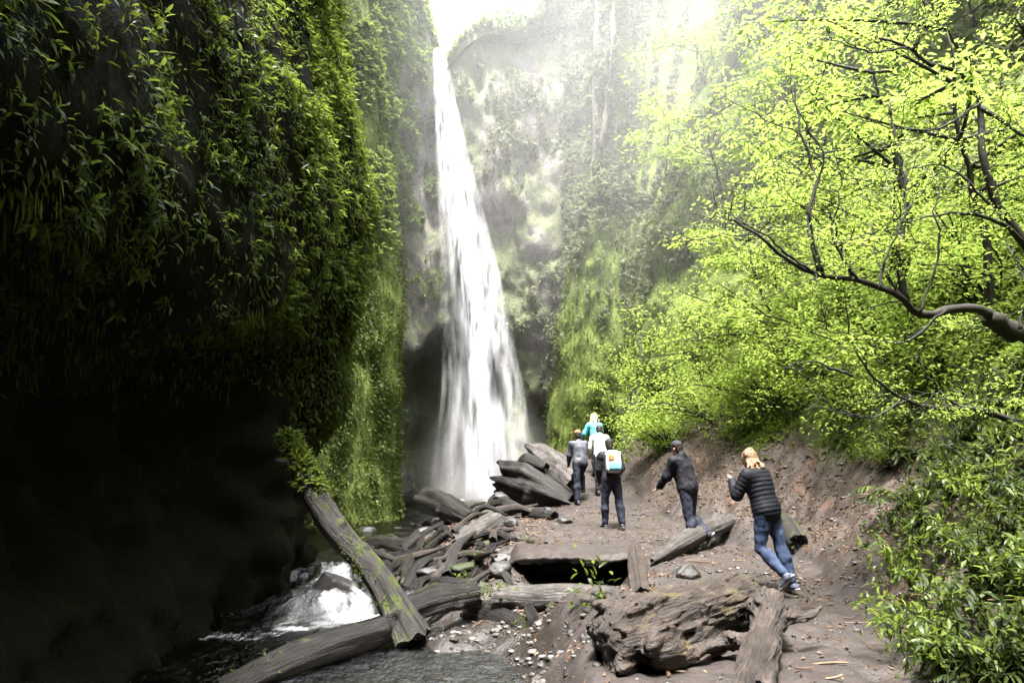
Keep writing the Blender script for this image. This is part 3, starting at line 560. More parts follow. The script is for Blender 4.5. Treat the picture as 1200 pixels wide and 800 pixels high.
# ------------------------------------------------------------------ the leaning tree with dark limbs
root = thing('leaning_tree', 'dark leaning tree with bent mossy limbs and sparse lime leaves over the slope', 'tree', at(1290, 440, 8.8))
O = np.array(root.location); wood, crown, ends = Acc(), Acc(), []
def limb(pts, r0, r1, n=26, seg=9, twigs=8, tl=.9, wob=.03):
    Pp = resample(np.array([at(*q) for q in pts]), n); Pp[1:-1] += wob * np.stack([fbm(np.stack([np.arange(n)*.55, 0*np.arange(n)+r0*90+s, 0*np.arange(n)], -1), 2, s) for s in (1, 2, 3)], -1)[1:-1]
    rr = np.linspace(r0, r1, n)[:, None] * (1 + .22 * vnoise(np.stack(np.meshgrid(np.arange(n)*.7, np.arange(seg)*.9, [r0*50], indexing='ij'), -1)[:, :, 0], 4)); wood.add(*tube(Pp - O, rr, seg))
    for i in range(twigs):
        k = rng.integers(n//4, n); L = tl * rng.uniform(.4, 1.2); d = nrm(np.array([rng.normal(0, 1) - .2, rng.normal(0, .9), rng.normal(.35, .6)])); t = np.linspace(0, 1, 9)[:, None]
        tw = Pp[k] + d*L*t + rng.normal(0, .25, 3)*L*t**2; tw[1:-1] += rng.normal(0, .012, (7, 3)); wood.add(*tube(tw - O, np.linspace(max(r1*.8, .008), .003, 9), 5, False)); ends.extend([tw[4], tw[6], tw[8], tw[8] + rng.normal(0, .12, 3)])
        for j in range(2):
            k2 = rng.integers(3, 8); d2 = nrm(d + rng.normal(0, .7, 3)); t2 = np.linspace(0, 1, 6)[:, None]; t3 = tw[k2] + d2*L*.5*t2; wood.add(*tube(t3 - O, np.linspace(.006, .002, 6), 4, False)); ends.extend([t3[3], t3[5]])
limb([(1330, 470, 8.9), (1260, 425, 8.5), (1190, 387, 8.2), (1160, 368, 8.0), (1112, 362, 7.8), (1075, 368, 7.7), (1058, 350, 7.6), (1010, 330, 7.5), (960, 322, 7.4), (915, 300, 7.3), (880, 272, 7.2), (856, 256, 7.2)], .095, .010, 40, 10, 12, .8)
limb([(1190, 392, 8.2), (1172, 378, 8.1), (1158, 372, 8.0)], .13, .09, 8, 10, 0)
limb([(1062, 353, 7.62), (1055, 325, 7.6), (1055, 290, 7.7), (1063, 240, 7.8), (1050, 160, 7.9), (1043, 120, 8)], .045, .012, 26, 8, 9, .8)
limb([(962, 322, 7.4), (948, 272, 7.5), (955, 215, 7.6), (938, 155, 7.7), (930, 92, 7.8)], .032, .008, 24, 7, 9, .8)
limb([(1000, 327, 7.5), (985, 285, 7.3), (972, 250, 7.2)], .028, .008, 14, 7, 5, .6)
limb([(1055, 345, 7.6), (1028, 300, 7.9), (1022, 262, 8.1)], .022, .007, 14, 6, 4, .6)
limb([(1330, 440, 9.0), (1262, 345, 9), (1203, 285, 9), (1167, 235, 9), (1150, 175, 9), (1148, 122, 9), (1125, 86, 8.9), (1090, 76, 8.8), (1065, 56, 8.7), (1030, 45, 8.6)], .095, .014, 36, 10, 12, 1.0)
limb([(1072, 60, 8.7), (1082, 20, 8.7), (1092, -25, 8.7)], .03, .012, 12, 7, 4, .7)
limb([(1150, 125, 9), (1185, 150, 8.8), (1230, 170, 8.6)], .04, .015, 12, 7, 5, .8)
limb([(1200, 285, 9), (1160, 255, 8.6), (1110, 250, 8.3), (1060, 262, 8.0)], .035, .008, 18, 7, 6, .8)
limb([(1215, 300, 9), (1240, 200, 9), (1225, 80, 9), (1190, 20, 8.8)], .05, .015, 20, 7, 8, 1.0)
limb([(1270, 520, 7.5), (1150, 482, 7.3), (1065, 470, 7.2), (1022, 440, 7.1), (1000, 405, 7.0)], .05, .008, 24, 8, 8, .7)
keep = list(ends)
for pts in ([(1005, 328), (975, 268), (985, 215), (972, 160)], [(965, 322), (950, 250), (962, 185), (930, 120), (925, 60)], [(1030, 338), (1046, 280), (1075, 225)], [(955, 320), (900, 280), (870, 262), (840, 250)], [(1078, 366), (1100, 300), (1095, 240), (1130, 190)], [(1110, 362), (1060, 400), (1000, 395), (955, 380)], [(1000, 440), (955, 425), (915, 430)],
            [(1150, 120), (1100, 150), (1040, 150), (990, 130)], [(1065, 55), (1010, 60), (960, 40)], [(1160, 240), (1120, 200), (1085, 195), (1040, 215)], [(1195, 385), (1205, 330), (1180, 290)], [(1130, 480), (1085, 440), (1075, 410)], [(1060, 470), (1015, 490), (975, 480)]):
    limb([(*q, 7.0 if pts[0][1] > 200 else 8.0) for q in pts], .017, .004, 22, 6, 5, .45, .045)
ends[:] = keep
wood.build('trunk', M['bark'], root)
for q in ends:
    if rng.random() < .72: spray(crown, q - O, rng.uniform(.12, .32), .06, rng.integers(18, 40), rng.uniform(.028, .055), .5, .45)
crown.build('crown', M['lf_lime'], root)
mk_ = Acc(); c = at(1055, 303, 7.65) - O
for i in range(1): 
    pts = rdir(900) * rng.random((900, 1))**.4 * [.085, .085, .15] + c; leaves(mk_, pts, pts - c + GRAV*.06, UPV + 0*pts + rng.normal(0, .3, pts.shape), .05, .02)
mk_.build('moss_knob', M['lf_moss'], root)
# ------------------------------------------------------------------ ferns and glossy plants of the near right bank
def fern(label, base, R_, nf, mat, group, name='fern'):
    root = thing(name, label, 'fern' if name == 'fern' else 'plant', base, group); fr = Acc(); stm = Acc()
    for i in range(nf):
        a_ = rng.uniform(0, 2*np.pi); L = R_ * rng.uniform(.7, 1.15); t = np.linspace(0, 1, 15); el = rng.uniform(.5, 1.2)
        p = np.stack([np.cos(a_)*t*L*.85, np.sin(a_)*t*L*.85, el*L*t - (.75*el + .15)*L*t**2], -1); T = nrm(np.gradient(p, axis=0)); stm.add(*tube(p, np.linspace(.006, .002, 15), 4, False))
        S = nrm(np.cross(T, UPV)); 
        for sgn in (-1, 1):
            k = np.arange(2, 15); s = .30 * L * np.sin(np.pi * np.clip(t[k]*.85 + .12, 0, 1)); B = np.repeat(p[k], 1, 0)
            leaves(fr, B, S[k]*sgn + T[k]*.5 + rng.normal(0, .08, (len(k), 3)) + GRAV*.15, UPV + rng.normal(0, .15, (len(k), 3)), s, .05*R_ + 0*s, .2, 2)
    stm.build('stem', M['bark'], root); fr.build('foliage' if name != 'fern' else 'fronds', mat, root); return root
def cane(label, base, H, ns, mat, group):
    """upright stems carrying long narrow drooping leaves"""
    root = thing('bamboo_plant', label, 'plant', base, group); fr, stm = Acc(), Acc()
    for p in twig_paths(np.zeros(3), H, ns, up=1.2, bend=.25, k=10):
        p = p + np.array([-.25, -.15, 0]) * H * np.linspace(0, 1, 10)[:, None]**2; stm.add(*tube(p, np.linspace(.007, .002, 10), 4, False)); n = 26
        k = rng.uniform(.25, 1, n); B = np.stack([np.interp(k, np.linspace(0, 1, 10), p[:, j]) for j in range(3)], -1); D = rng.normal(0, .8, (n, 3)) + [-.15, -.15, .05]; L = rng.uniform(.05, .15, n)
        leaves(fr, B, D, UPV + rng.normal(0, .3, (n, 3)), L, L*.20, .40, 2)
        m = 16; k = rng.uniform(.1, 1, m); B = np.stack([np.interp(k, np.linspace(0, 1, 10), p[:, j]) for j in range(3)], -1) + rng.normal(0, .08, (m, 3)); leaves(fr, B, rng.normal(0, 1, (m, 3)), UPV + rng.normal(0, .4, (m, 3)), rng.uniform(.05, .1, m), .035, .25, 1)
    stm.build('stem', M['bark'], root); fr.build('foliage', mat, root); return root
cnt = 0
spots = [(1080, 505), (1125, 500), (1170, 490), (1060, 560), (1110, 555), (1160, 560), (1195, 540), (1075, 610), (1120, 620), (1165, 615), (1195, 610), (1085, 665), (1130, 670), (1175, 670), (1095, 715), (1140, 725), (1185, 720), (1115, 765), (1160, 775), (1195, 770), (1210, 660), (1215, 730), (1225, 590), (1040, 520), (1145, 455), (1195, 450)]
for k, (px, py) in enumerate(spots):
    h = ghit(px, py + 30, 2.5)
    if h is None or h[1] > 12: continue
    sc = np.clip(h[1] / 6, .6, 1.4)
    if k % 3 == 0: fern('arching green fern among the bamboo leaves on the right bank', h, .5*sc, 12, M['lf_bank'], 'ferns on the right bank')
    else: cane('bamboo like plant with narrow glossy leaves on the right bank', h, .62*sc, 12, M['lf_bank'] if k % 3 == 1 else M['lf_dark'], 'narrow leaved plants on the right bank')
a = Acc(); P = slope_pts(2600, 2.6, 6.5, 2.5, 9.5, lambda P: sstep(.25, .7, tt(P) - .45*sstep(5.5, 7.5, P[:, 1])*1.6 + .3*vnoise(P*1.3, 45)))
rosettes(a, P + UPV*rng.uniform(0, .25, (len(P), 1)), np.tile([-.35, -.3, .7], (len(P), 1)), 7, .07, .15, .33, .35, seg=2)
kind(a.build('bank_undergrowth', M['lf_bank']), 'stuff', 'dense leafy cover at the foot of the right bank', 'undergrowth')
# ------------------------------------------------------------------ dead wood
def wood_mat(name, c0, c1, moss, moss_c0=(.02, .03, .004), moss_c1=(.055, .075, .010), rough=.75, grain=14, axis=(1, 1, .12), spec=.45):
    """log space: z runs along the log"""
    g = G(name); p = g.pos(); a = g.attr('along'); th = g.attr('around'); c = g.n('CombineXYZ')
    g.put(c.inputs[0], g.math('MULTIPLY', g.math('COSINE', th), .5)); g.put(c.inputs[1], g.math('MULTIPLY', g.math('SINE', th), .5)); g.put(c.inputs[2], g.math('MULTIPLY', a, .35))
    n1 = g.noise(c.outputs[0], grain, 5, .65, .4); n2 = g.noise(p, 5, 4, .6); n3 = g.noise(p, 40, 3, .7)
    col = g.mix(g.ramp(n1, [(.32, 0), (.66, 1)]), c0, c1); col = g.mix(g.ramp(n2, [(.4, .6), (.62, 0)]), col, tuple(np.array(c0) * .4))
    f = g.math('ADD', n2, g.math('MULTIPLY', g.up(), .16)); f = g.ramp(g.math('ADD', g.math('MULTIPLY', g.math('ADD', f, g.math('MULTIPLY', g.attr('moss'), .35)), .8), 0.0), [(.80 - moss*.5, 0), (.88 - moss*.5, 1)])
    col = g.mix(f, col, g.mix(g.ramp(n3, [(.35, 0), (.65, 1)]), moss_c0, moss_c1))
    nb = g.bump(g.math('ADD', n1, g.math('MULTIPLY', n3, .35)), 1.0, .045)
    return g.done(g.pbr(col, g.mix(f, (rough,)*3, (.95,)*3), nb, spec))
M['w_dark'] = wood_mat('wet_dark_log', (.007, .0055, .0048), (.022, .0185, .016), .36, rough=.5, spec=.3)
M['w_grey'] = wood_mat('weathered_grey_log', (.030, .026, .023), (.125, .112, .104), .28, rough=.7, grain=18)
M['w_brown'] = wood_mat('brown_rotten_log', (.016, .010, .007), (.062, .044, .033), .50, (.030, .027, .008), (.075, .062, .018), rough=.6)
M['w_root'] = wood_mat('pale_root_wood', (.021, .015, .012), (.088, .066, .054), .28, (.05, .045, .02), (.1, .09, .04), rough=.65, grain=20)
M['w_moss'] = wood_mat('mossy_log', (.009, .0072, .006), (.034, .028, .023), .45, rough=.7)
def logmesh(pts, r, seg=40, per=.03, bark=.16, knots=3, jag=.5, flat=1.0, sd=0, moss=(0, 0), ends=(1, 1)):
    pts = np.asarray(pts, float); L = np.linalg.norm(np.diff(pts, axis=0), axis=1).sum(); n = int(np.clip(L / per, 24, 130)); P = resample(pts, n); T, N, B = frames(P); s = np.linspace(0, L, n)
    rr = np.interp(np.linspace(0, 1, n), np.linspace(0, 1, len(r)), r); th = np.linspace(0, 2*np.pi, seg, endpoint=False)
    Q = np.stack(np.broadcast_arrays(np.cos(th)[None]*1.6, np.sin(th)[None]*1.6, s[:, None]*.9), -1) + sd * 7.7
    rel = 1 + bark * fbm(Q * [2.6, 2.6, .7], 4, 200 + sd) + .17 * fbm(Q * [.7, .7, 1.1], 3, 210 + sd) - .10 * np.abs(fbm(Q * [5, 5, .5], 2, 215 + sd))
    for k in range(knots):
        a0, s0 = rng.uniform(0, 6.28), rng.uniform(.1, .9) * L; da = np.angle(np.exp(1j*(th - a0))); rel += .26 * np.exp(-((da[None]*1.2)**2 + ((s[:, None]-s0)/(rr.mean()*.55))**2) * 3.5)
    rad = rr[:, None] * rel; e = .35 * fbm(np.stack([np.cos(th)*2, np.sin(th)*2, 0*th + sd], -1), 3, 220) + .2 * fbm(np.stack([np.cos(th)*7, np.sin(th)*7, 0*th + sd], -1), 2, 221)
    sh = np.zeros((n, seg)); w0 = np.exp(-s / (rr[0]*1.2)); w1 = np.exp(-(L - s) / (rr[-1]*1.2)); sh += jag * 2 * (w0[:, None] * rr[0] * e[None] * ends[0] - w1[:, None] * rr[-1] * np.roll(e, 9)[None] * ends[1])
    c, q = np.cos(th), np.sin(th) * flat
    V = P[:, None] + rad[..., None] * (c[None, :, None]*N[:, None] + q[None, :, None]*B[:, None]) + sh[..., None] * T[:, None]
    v = V.reshape(-1, 3); f = [grid_faces(n, seg, True)[:, ::-1]]; al = np.repeat(s, seg); ar = np.tile(th, n); off = n * seg
    for end in (0, n - 1):                                      # splintered, slightly hollow end
        R0 = V[end]; ctr = R0.mean(0); base = end * seg; prev = np.arange(seg) + base
        for kk, (sc, dp) in enumerate(((.82, -.10), (.5, -.35), (.2, -.5))):
            dirn = T[end] * (1 if end else -1); jj = rng.normal(0, .18, (seg, 1)) * rr[end]; ringv = ctr + (R0 - ctr) * sc + dirn * (dp * rr[end] * .8 + jj); v = np.vstack([v, ringv]); al = np.r_[al, np.full(seg, s[end] + kk*.05)]; ar = np.r_[ar, th]
            cur = np.arange(seg) + off; off += seg; j2 = np.roll(np.arange(seg), -1); q4 = np.stack([prev, prev[j2], cur[j2], cur], 1); f.append(q4 if end else q4[:, ::-1]); prev = cur
        v = np.vstack([v, ctr + T[end]*(1 if end else -1)*(-.5*rr[end])]); al = np.r_[al, s[end]]; ar = np.r_[ar, 0]; j2 = np.roll(np.arange(seg), -1); t3 = np.stack([prev, prev[j2], np.full(seg, off)], 1); f.append(t3 if end else t3[:, ::-1]); off += 1
    ms = np.interp(al / L, [0, 1], moss); return v, f, al, ar, ms, P
def fallen(name, label, cat, pts, r, mat, group=None, sprig=0, sprig_at=(0, 1), leafm='lf_mid', leafL=.06, branches=(), **kw):
    pts = np.asarray(pts, float); o = pts.mean(0); v, f, al, ar, ms, P = logmesh(pts, r, **kw); a = Acc(); a.add(v - o, f, along=al, around=ar, moss=ms)
    for bp, br in branches:
        bp = np.asarray(bp, float); v2, f2, al2, ar2, ms2, _ = logmesh(bp, br, seg=14, knots=0, jag=.8, sd=3); a.add(v2 - o, f2, along=al2, around=ar2, moss=ms2)
    ob = a.build(name, M[mat]); ob.location = o; tag(ob, label, cat, group)
    if sprig:
        k = rng.uniform(sprig_at[0], sprig_at[1], sprig); c = np.stack([np.interp(k, np.linspace(0, 1, len(P)), P[:, j]) for j in range(3)], -1); rad = np.interp(k, np.linspace(0, 1, len(r)), r)
        d = rng.normal(0, 1, (sprig, 3)); d[:, 2] = np.abs(d[:, 2]) * .8 + .1; d = nrm(d); B = c + d * rad[:, None] * .95; s = Acc(); m = np.repeat(np.arange(sprig), 3)
        leaves(s, B[m] - o, d[m]*.6 + rng.normal(0, .5, (len(m), 3)), d[m] + UPV, leafL * rng.uniform(.5, 1.3, len(m)), leafL * .42, .25, 1); kind(s.build('moss', M[leafm], ob), 'stuff')
    return ob
def G3(px, py, z): return on(px, py, z)
def P3(px, py, Y): return at(px, py, Y)
mid = lambda a, b, t, dz=0: np.asarray(a)*(1-t) + np.asarray(b)*t + [0, 0, dz]
# leaning mossy trunk propped on the left wall
a, b = G3(484, 752, -.82), P3(352, 548, 10.2); c = P3(338, 512, 10.5)
fallen('leaning_log', 'mossy dead trunk leaning from the stream up against the dark cliff', 'log', [a, mid(a, b, .33, .05) + [.05, 0, 0], mid(a, b, .66, -.05) + [-.04, 0, 0], b, c], [.25, .19, .18, .18, .17, .12], 'w_moss', sprig=420, sprig_at=(.70, 1), leafL=.13, moss=(.35, .2), knots=5, sd=1,
       branches=[([mid(a, b, .93), mid(a, b, .97) + [-.12, -.1, .12], mid(a, b, 1.0) + [-.3, -.2, .12]], [.06, .05, .03])])
lean_ = bpy.data.objects['leaning_log']; s_ = Acc(); n = 1500; k = rng.random(n); cc = np.stack([np.interp(k, np.linspace(0, 1, 3), np.array([a_[j] for a_ in (a, mid(a, b, .5), b)])) for j in range(3)], -1); keep_ = fbm(cc*[3, 3, 3] + rng.normal(0, .05, (n, 3)), 2, 77) > -.05
dd = nrm(np.cross(rng.normal(size=(n, 3)), b - a)); dd[:, 2] = np.abs(dd[:, 2]); B_ = cc + dd*.185; B_, dd = B_[keep_], dd[keep_]; leaves(s_, B_ - np.array(lean_.location), dd*.5 + rng.normal(0, .5, B_.shape) + GRAV*.3, dd, rng.uniform(.02, .06, len(B_)), .018, .2); kind(s_.build('moss', M['lf_moss'], lean_), 'stuff')
a, b = G3(255, 812, -.86), G3(445, 738, -.66)
fallen('fallen_log', 'black wet log lying in the shallows under the leaning trunk', 'log', [a, mid(a, b, .5, .05), b, b + [.35, .25, .06]], [.15, .19, .20, .17], 'w_dark', sprig=40, sprig_at=(.05, .25), leafL=.05, sd=2)
a, b = G3(455, 728, -.62), G3(560, 694, -.34)
fallen('fallen_log', 'dark log running from behind the leaning trunk to the mossy knot', 'log', [a, mid(a, b, .5, .06), b], [.15, .17, .16], 'w_dark', sprig=50, sprig_at=(.6, 1), leafL=.05, sd=4)
a, b = G3(548, 716, -.66), G3(662, 758, -.70)
fallen('fallen_log', 'black root log curving below the smooth grey green log', 'log', [a, mid(a, b, .4, .06), mid(a, b, .75, .02), b], [.13, .15, .15, .07], 'w_dark', sd=5, branches=[([mid(a, b, .7), mid(a, b, .72, .18), mid(a, b, .66, .34)], [.11, .09, .06])], sprig=130, sprig_at=(.6, .76), leafL=.05, moss=(0, .2))
a, b = G3(578, 702, -.40), G3(728, 698, -.30)
fallen('fallen_log', 'smooth grey green log with a mossy sawn end below the black hollow', 'log', [a, mid(a, b, .5, .01), b], [.19, .18, .16, .12], 'w_grey', bark=.06, knots=1, jag=.15, sd=6, sprig=60, sprig_at=(0, .1), leafL=.05, moss=(.25, .0))
# big stump log and the torn root beside it
def sdf_wood(name, label, cat, axis, prims, mat, h=.014, sd=0, amp=(.05, .022, .010), moss=0.0):
    """gnarled wood: prims are (a, b, r1, r2, blend); the grain follows axis"""
    pts = np.array([q for p in prims for q in p[:2]]); S = SDF(pts.min(0) - .5, pts.max(0) + .5, h)
    for a, b, r1, r2, k in prims: S.cone(a, b, r1, r2, k)
    A0, A1 = map(np.asarray, axis); T = nrm(A1 - A0); n = np.array([0, 0, 1.]); n = nrm(n - T*(n@T)); m = np.cross(T, n); band = np.abs(S.F) < .16; g_ = S.grid()[band] - A0; L = np.stack([g_@n, g_@m, g_@T], -1)
    S.F[band] += (amp[0]*fbm(L*[3.2, 3.2, 1.6], 3, sd) + amp[1]*fbm(L*[15, 15, 2.2], 3, sd+3) + amp[2]*fbm(L*[38, 38, 6], 2, sd+5) + amp[1]*.8*np.abs(fbm(L*[8, 8, 1.2], 2, sd+8))).astype(np.float32)
    v, f = S.mesh(); o = (A0 + A1)/2; l = v - A0; ob = mk(name, v - o, f, M[mat], attrs={'along': l@T, 'around': np.arctan2(l@n, l@m), 'moss': np.full(len(v), moss)}); ob.location = [float(q) for q in o]; tag(ob, label, cat); return ob
a, b = G3(742, 742, .20), G3(868, 698, .27); X_ = nrm(b - a); S_ = nrm(np.cross(X_, UPV)); V3 = lambda x, y, z: a + X_*x + S_*y + UPV*z
Lg = np.linalg.norm(b - a)
sdf_wood('big_log', 'thick brown mossy log with a torn butt in the middle of the path', 'log', (a, b), [
    (V3(.25, 0, .03), V3(Lg, 0, .0), .245, .205, .06), (V3(.0, -.02, .0), V3(.6, 0, .04), .21, .245, .08), (V3(-.12, -.16, .02), V3(.1, -.22, -.18), .15, .16, .07), (V3(-.20, .02, .02), V3(-.22, .05, -.22), .16, .14, .10), (V3(-.22, .1, .05), V3(-.34, .16, -.12), .09, .05, .06),
    (V3(.05, .22, -.10), V3(.5, .26, -.24), .16, .12, .10), (V3(.0, .2, .08), V3(-.16, .30, .02), .10, .05, .07), (V3(.5, .22, -.12), V3(.9, .22, -.2), .13, .10, .10), (V3(-.05, -.12, .2), V3(-.22, -.2, .24), .08, .03, .05), (V3(.8, .12, .04), V3(1.3, .14, -.02), .15, .12, .08), (V3(-.1, .0, .17), V3(.2, .05, .22), .09, .08, .07)], 'w_brown', 0.0125, 31, (.06, .038, .016))
a, b = G3(878, 800, .10), G3(905, 722, .20); X_ = nrm(b - a); S_ = nrm(np.cross(X_, UPV)); Lg = np.linalg.norm(b - a)
sdf_wood('broken_root', 'pale torn root wood pointing at the camera beside the big brown log', 'root', (a, b), [
    (V3(-.5, -.03, -.04), V3(Lg*.6, 0, .0), .12, .13, .06), (V3(-.4, .10, -.08), V3(Lg*.5, .06, -.02), .10, .09, .05), (V3(Lg*.6, 0, 0), V3(Lg, -.02, .06), .13, .17, .07), (V3(Lg, 0, .06), V3(Lg + .18, .03, .02), .15, .09, .07), (V3(Lg*.85, .08, .04), V3(Lg*.95, .30, .06), .085, .045, .05), (V3(Lg*.95, .30, .06), V3(Lg*1.05, .40, .10), .05, .025, .03),
    (V3(Lg*.55, -.08, .0), V3(Lg*.62, -.30, -.05), .08, .055, .05), (V3(Lg*.62, -.30, -.05), V3(Lg*.5, -.46, -.08), .055, .035, .04), (V3(Lg*.9, -.1, .08), V3(Lg*1.05, -.22, -.02), .08, .05, .05), (V3(-.2, .12, -.1), V3(-.1, .26, -.18), .08, .05, .05)], 'w_root', .0125, 47, (.05, .030, .014))
a = G3(824, 742, .10); X_, S_ = np.array([.9, .3, 0]), np.array([.3, -.9, 0])
sdf_wood('root_knot', 'small gnarled root knot wedged between the big log and the torn root', 'root', (a, a + [.3, .1, 0]), [(V3(-.08, 0, -.05), V3(.03, 0, .08), .10, .09, .04), (V3(.0, 0, .02), V3(.2, -.02, -.05), .10, .06, .05), (V3(-.03, .05, 0), V3(-.06, .2, -.12), .08, .05, .04), (V3(-.05, -.03, .02), V3(-.2, -.02, -.1), .08, .05, .04)], 'w_root', .011, 53, (.07, .03, .015))
a, b = G3(751, 698, -.04), G3(742, 628, .10)
fallen('broken_post', 'short weathered post lying end-on at the corner of the black hollow', 'log', [a + [0, -.05, 0], mid(a, b, .3, .10), mid(a, b, .62, .06)], [.11, .12, .10], 'w_root', sd=10, bark=.2, knots=2)
a, b = G3(764, 657, .03), G3(856, 611, .24)
fallen('fallen_log', 'grey pointed log lying under the hiker in the dark cap', 'log', [a, mid(a, b, .35, .05), mid(a, b, .7, .06), b], [.035, .13, .17, .15], 'w_grey', sd=11, bark=.22)
a, b = P3(594, 562, 19.0), P3(672, 590, 17.2)
fallen('big_log', 'massive black broken log lying nearest the foot of the falls', 'log', [a, mid(a, b, .3, .05), mid(a, b, .7), b], [.50, .60, .46, .22], 'w_dark', seg=56, bark=.28, jag=.9, sd=12, moss=(-.1, .1), branches=[([mid(a, b, .2, .2), mid(a, b, .3, .62), mid(a, b, .62, .66)], [.18, .22, .12])])
a, b = P3(616, 521, 20.2), P3(674, 566, 18.0)
fallen('fallen_log', 'long pale grey log pointing up over the massive black log', 'log', [a, mid(a, b, .3, .08), mid(a, b, .7, .04), b], [.06, .26, .34, .30], 'w_grey', sd=13, jag=1.0, bark=.25, branches=[([mid(a, b, .55), mid(a, b, .62, -.35) + [-.3, 0, 0], mid(a, b, .7, -.7) + [-.2, 0, 0]], [.2, .16, .1])])
h = P3(640, 553, 18.6)
fallen('wood_block', 'mossy dark wood chunk between the black log and the pale grey log', 'log', [h + [-.35, .1, -.2], h, h + [.5, -.1, -.3]], [.3, .36, .2], 'w_moss', sd=14, moss=(.1, .1))
a, b = P3(500, 587, 18.4), P3(553, 610, 16.2)
fallen('fallen_log', 'dark log slanting down from the stream below the falls', 'log', [a, mid(a, b, .5, .05), b], [.33, .34, .22], 'w_dark', sd=15, bark=.25)
a, b = P3(577, 612, 14.6), P3(536, 640, 13.0)
fallen('fallen_log', 'short round grey log end facing the path under the falls', 'log', [a, mid(a, b, .5, .02), b], [.24, .23, .15], 'w_grey', sd=16)
a, b = P3(618, 602, 16.4), P3(650, 606, 15.6)
fallen('fallen_log', 'small dark stub poking from the dirt left of the backpack hiker', 'log', [a, b], [.18, .13], 'w_dark', sd=17)
a, b = ghit(914, 606), ghit(936, 645)
fallen('stump', 'mossy stump half buried in the bank behind the woman in the quilted jacket', 'stump', [a, mid(a, b, .5, .08), b + [0, -.05, .12]], [.12, .17, .14], 'w_moss', sd=18, moss=(.2, .2))
# tangle of smaller dead wood between the stream and the path
smalls = [((556, 662), (640, 668), .07, 'w_grey', 'pale driftwood stick left of the black hollow'), ((470, 668), (548, 676), .10, 'w_dark', None), ((500, 640), (560, 672), .09, 'w_dark', None), ((430, 640), (500, 655), .09, 'w_dark', None), ((455, 690), (520, 700), .11, 'w_dark', None),
          ((505, 700), (590, 680), .09, 'w_moss', None), ((520, 618), (500, 655), .06, 'w_root', None), ((560, 640), (610, 655), .07, 'w_dark', None), ((470, 615), (530, 640), .10, 'w_dark', None), ((445, 605), (490, 622), .12, 'w_dark', None), ((600, 690), (585, 668), .06, 'w_moss', None), ((640, 640), (585, 628), .06, 'w_root', None), ((478, 594), (512, 606), .15, 'w_dark', None), ((575, 596), (612, 600), .14, 'w_dark', None), ((410, 668), (470, 680), .10, 'w_dark', None), ((500, 655), (535, 690), .06, 'w_grey', None), ((655, 705), (705, 712), .04, 'w_root', None), ((640, 720), (668, 690), .035, 'w_root', None)]
for k, ((x0, y0), (x1, y1), r, mt, lab) in enumerate(smalls):
    A, B = ghit(x0, y0), ghit(x1, y1); 
    if A is None or B is None: continue
    A, B = A + [0, 0, r*.7], B + [0, 0, r*.6]
    if np.linalg.norm(A - B) > 3.2: B = A + nrm(B - A) * 3.2; B[2] = gz(B[0], B[1]) + r*.6
    fallen('driftwood', lab or 'dark wet branch in the tangle between stream and path', 'branch', [A, mid(A, B, .5, r*.4) + rng.normal(0, .05, 3), B], [r*.7, r, r*.6], mt, None if lab else 'dead branches in the tangle', sd=20 + k, seg=20, sprig=45 if k % 2 else 0, sprig_at=(.1, .7), leafL=.035, leafm='lf_mid', knots=2, jag=.9)
# ------------------------------------------------------------------ stones
M['stone'] = rock_mat('wet_stone', (.012, .011, .010), (.045, .042, .040), (.012, .016, .004), (.03, .04, .008), .0, 3, .5, (1, 1, 1), .5, .5)
M['stone_moss'] = rock_mat('mossy_stone', (.016, .015, .014), (.05, .047, .044), (.012, .018, .003), (.026, .034, .006), .22, 3, .6, (1, 1, 1), .6)
def ico(sub):
    bm = bmesh.new(); bmesh.ops.create_icosphere(bm, subdivisions=sub, radius=1); v = np.array([x.co for x in bm.verts]); f = np.array([[x.index for x in q.verts] for q in bm.faces]); bm.free(); return v, f
ICO = {k: ico(k) for k in (1, 2, 3, 4, 5)}
def stone(sub, sd, planes=9, amp=.14):
    v, f = ICO[sub]; r = np.full(len(v), 1.15)
    n = rdir(planes); dd = rng.uniform(.62, 1.0, planes); c = v @ n.T; r = np.minimum(r, np.where(c > .05, dd / np.maximum(c, .05), 9).min(1))
    p = v * r[:, None]; return p * (1 + amp * fbm(p * 1.7 + sd, 4, sd))[:, None], f
rocks = [((468, 690), .22, 1, 'stone'), ((505, 676), .2, 0, 'stone'), ((545, 668), .18, 1, ''), ((430, 630), .22, 0, ''), ((452, 655), .2, 1, ''), ((487, 655), .17, 0, ''), ((520, 650), .16, 0, ''), ((405, 645), .2, 0, ''), ((562, 690), .13, 1, ''), ((530, 700), .14, 0, ''), ((600, 655), .13, 0, ''), ((620, 650), .1, 1, ''),
         ((470, 625), .2, 0, ''), ((500, 628), .16, 0, ''), ((455, 600), .25, 1, ''), ((482, 606), .2, 0, ''), ((540, 592), .22, 0, ''), ((585, 588), .2, 0, ''), ((390, 700), .17, 0, ''), ((398, 690), .16, 0, ''), ((372, 712), .2, 0, ''), ((430, 705), .15, 0, ''), ((690, 748), .09, 0, ''), ((668, 742), .07, 0, ''), ((640, 600), .12, 0, ''), ((660, 612), .1, 0, ''), ((598, 615), .14, 0, ''), ((610, 632), .1, 0, ''), ((560, 622), .13, 0, ''), ((705, 760), .08, 0, ''), ((440, 680), .2, 1, ''), ((415, 690), .16, 0, '')]
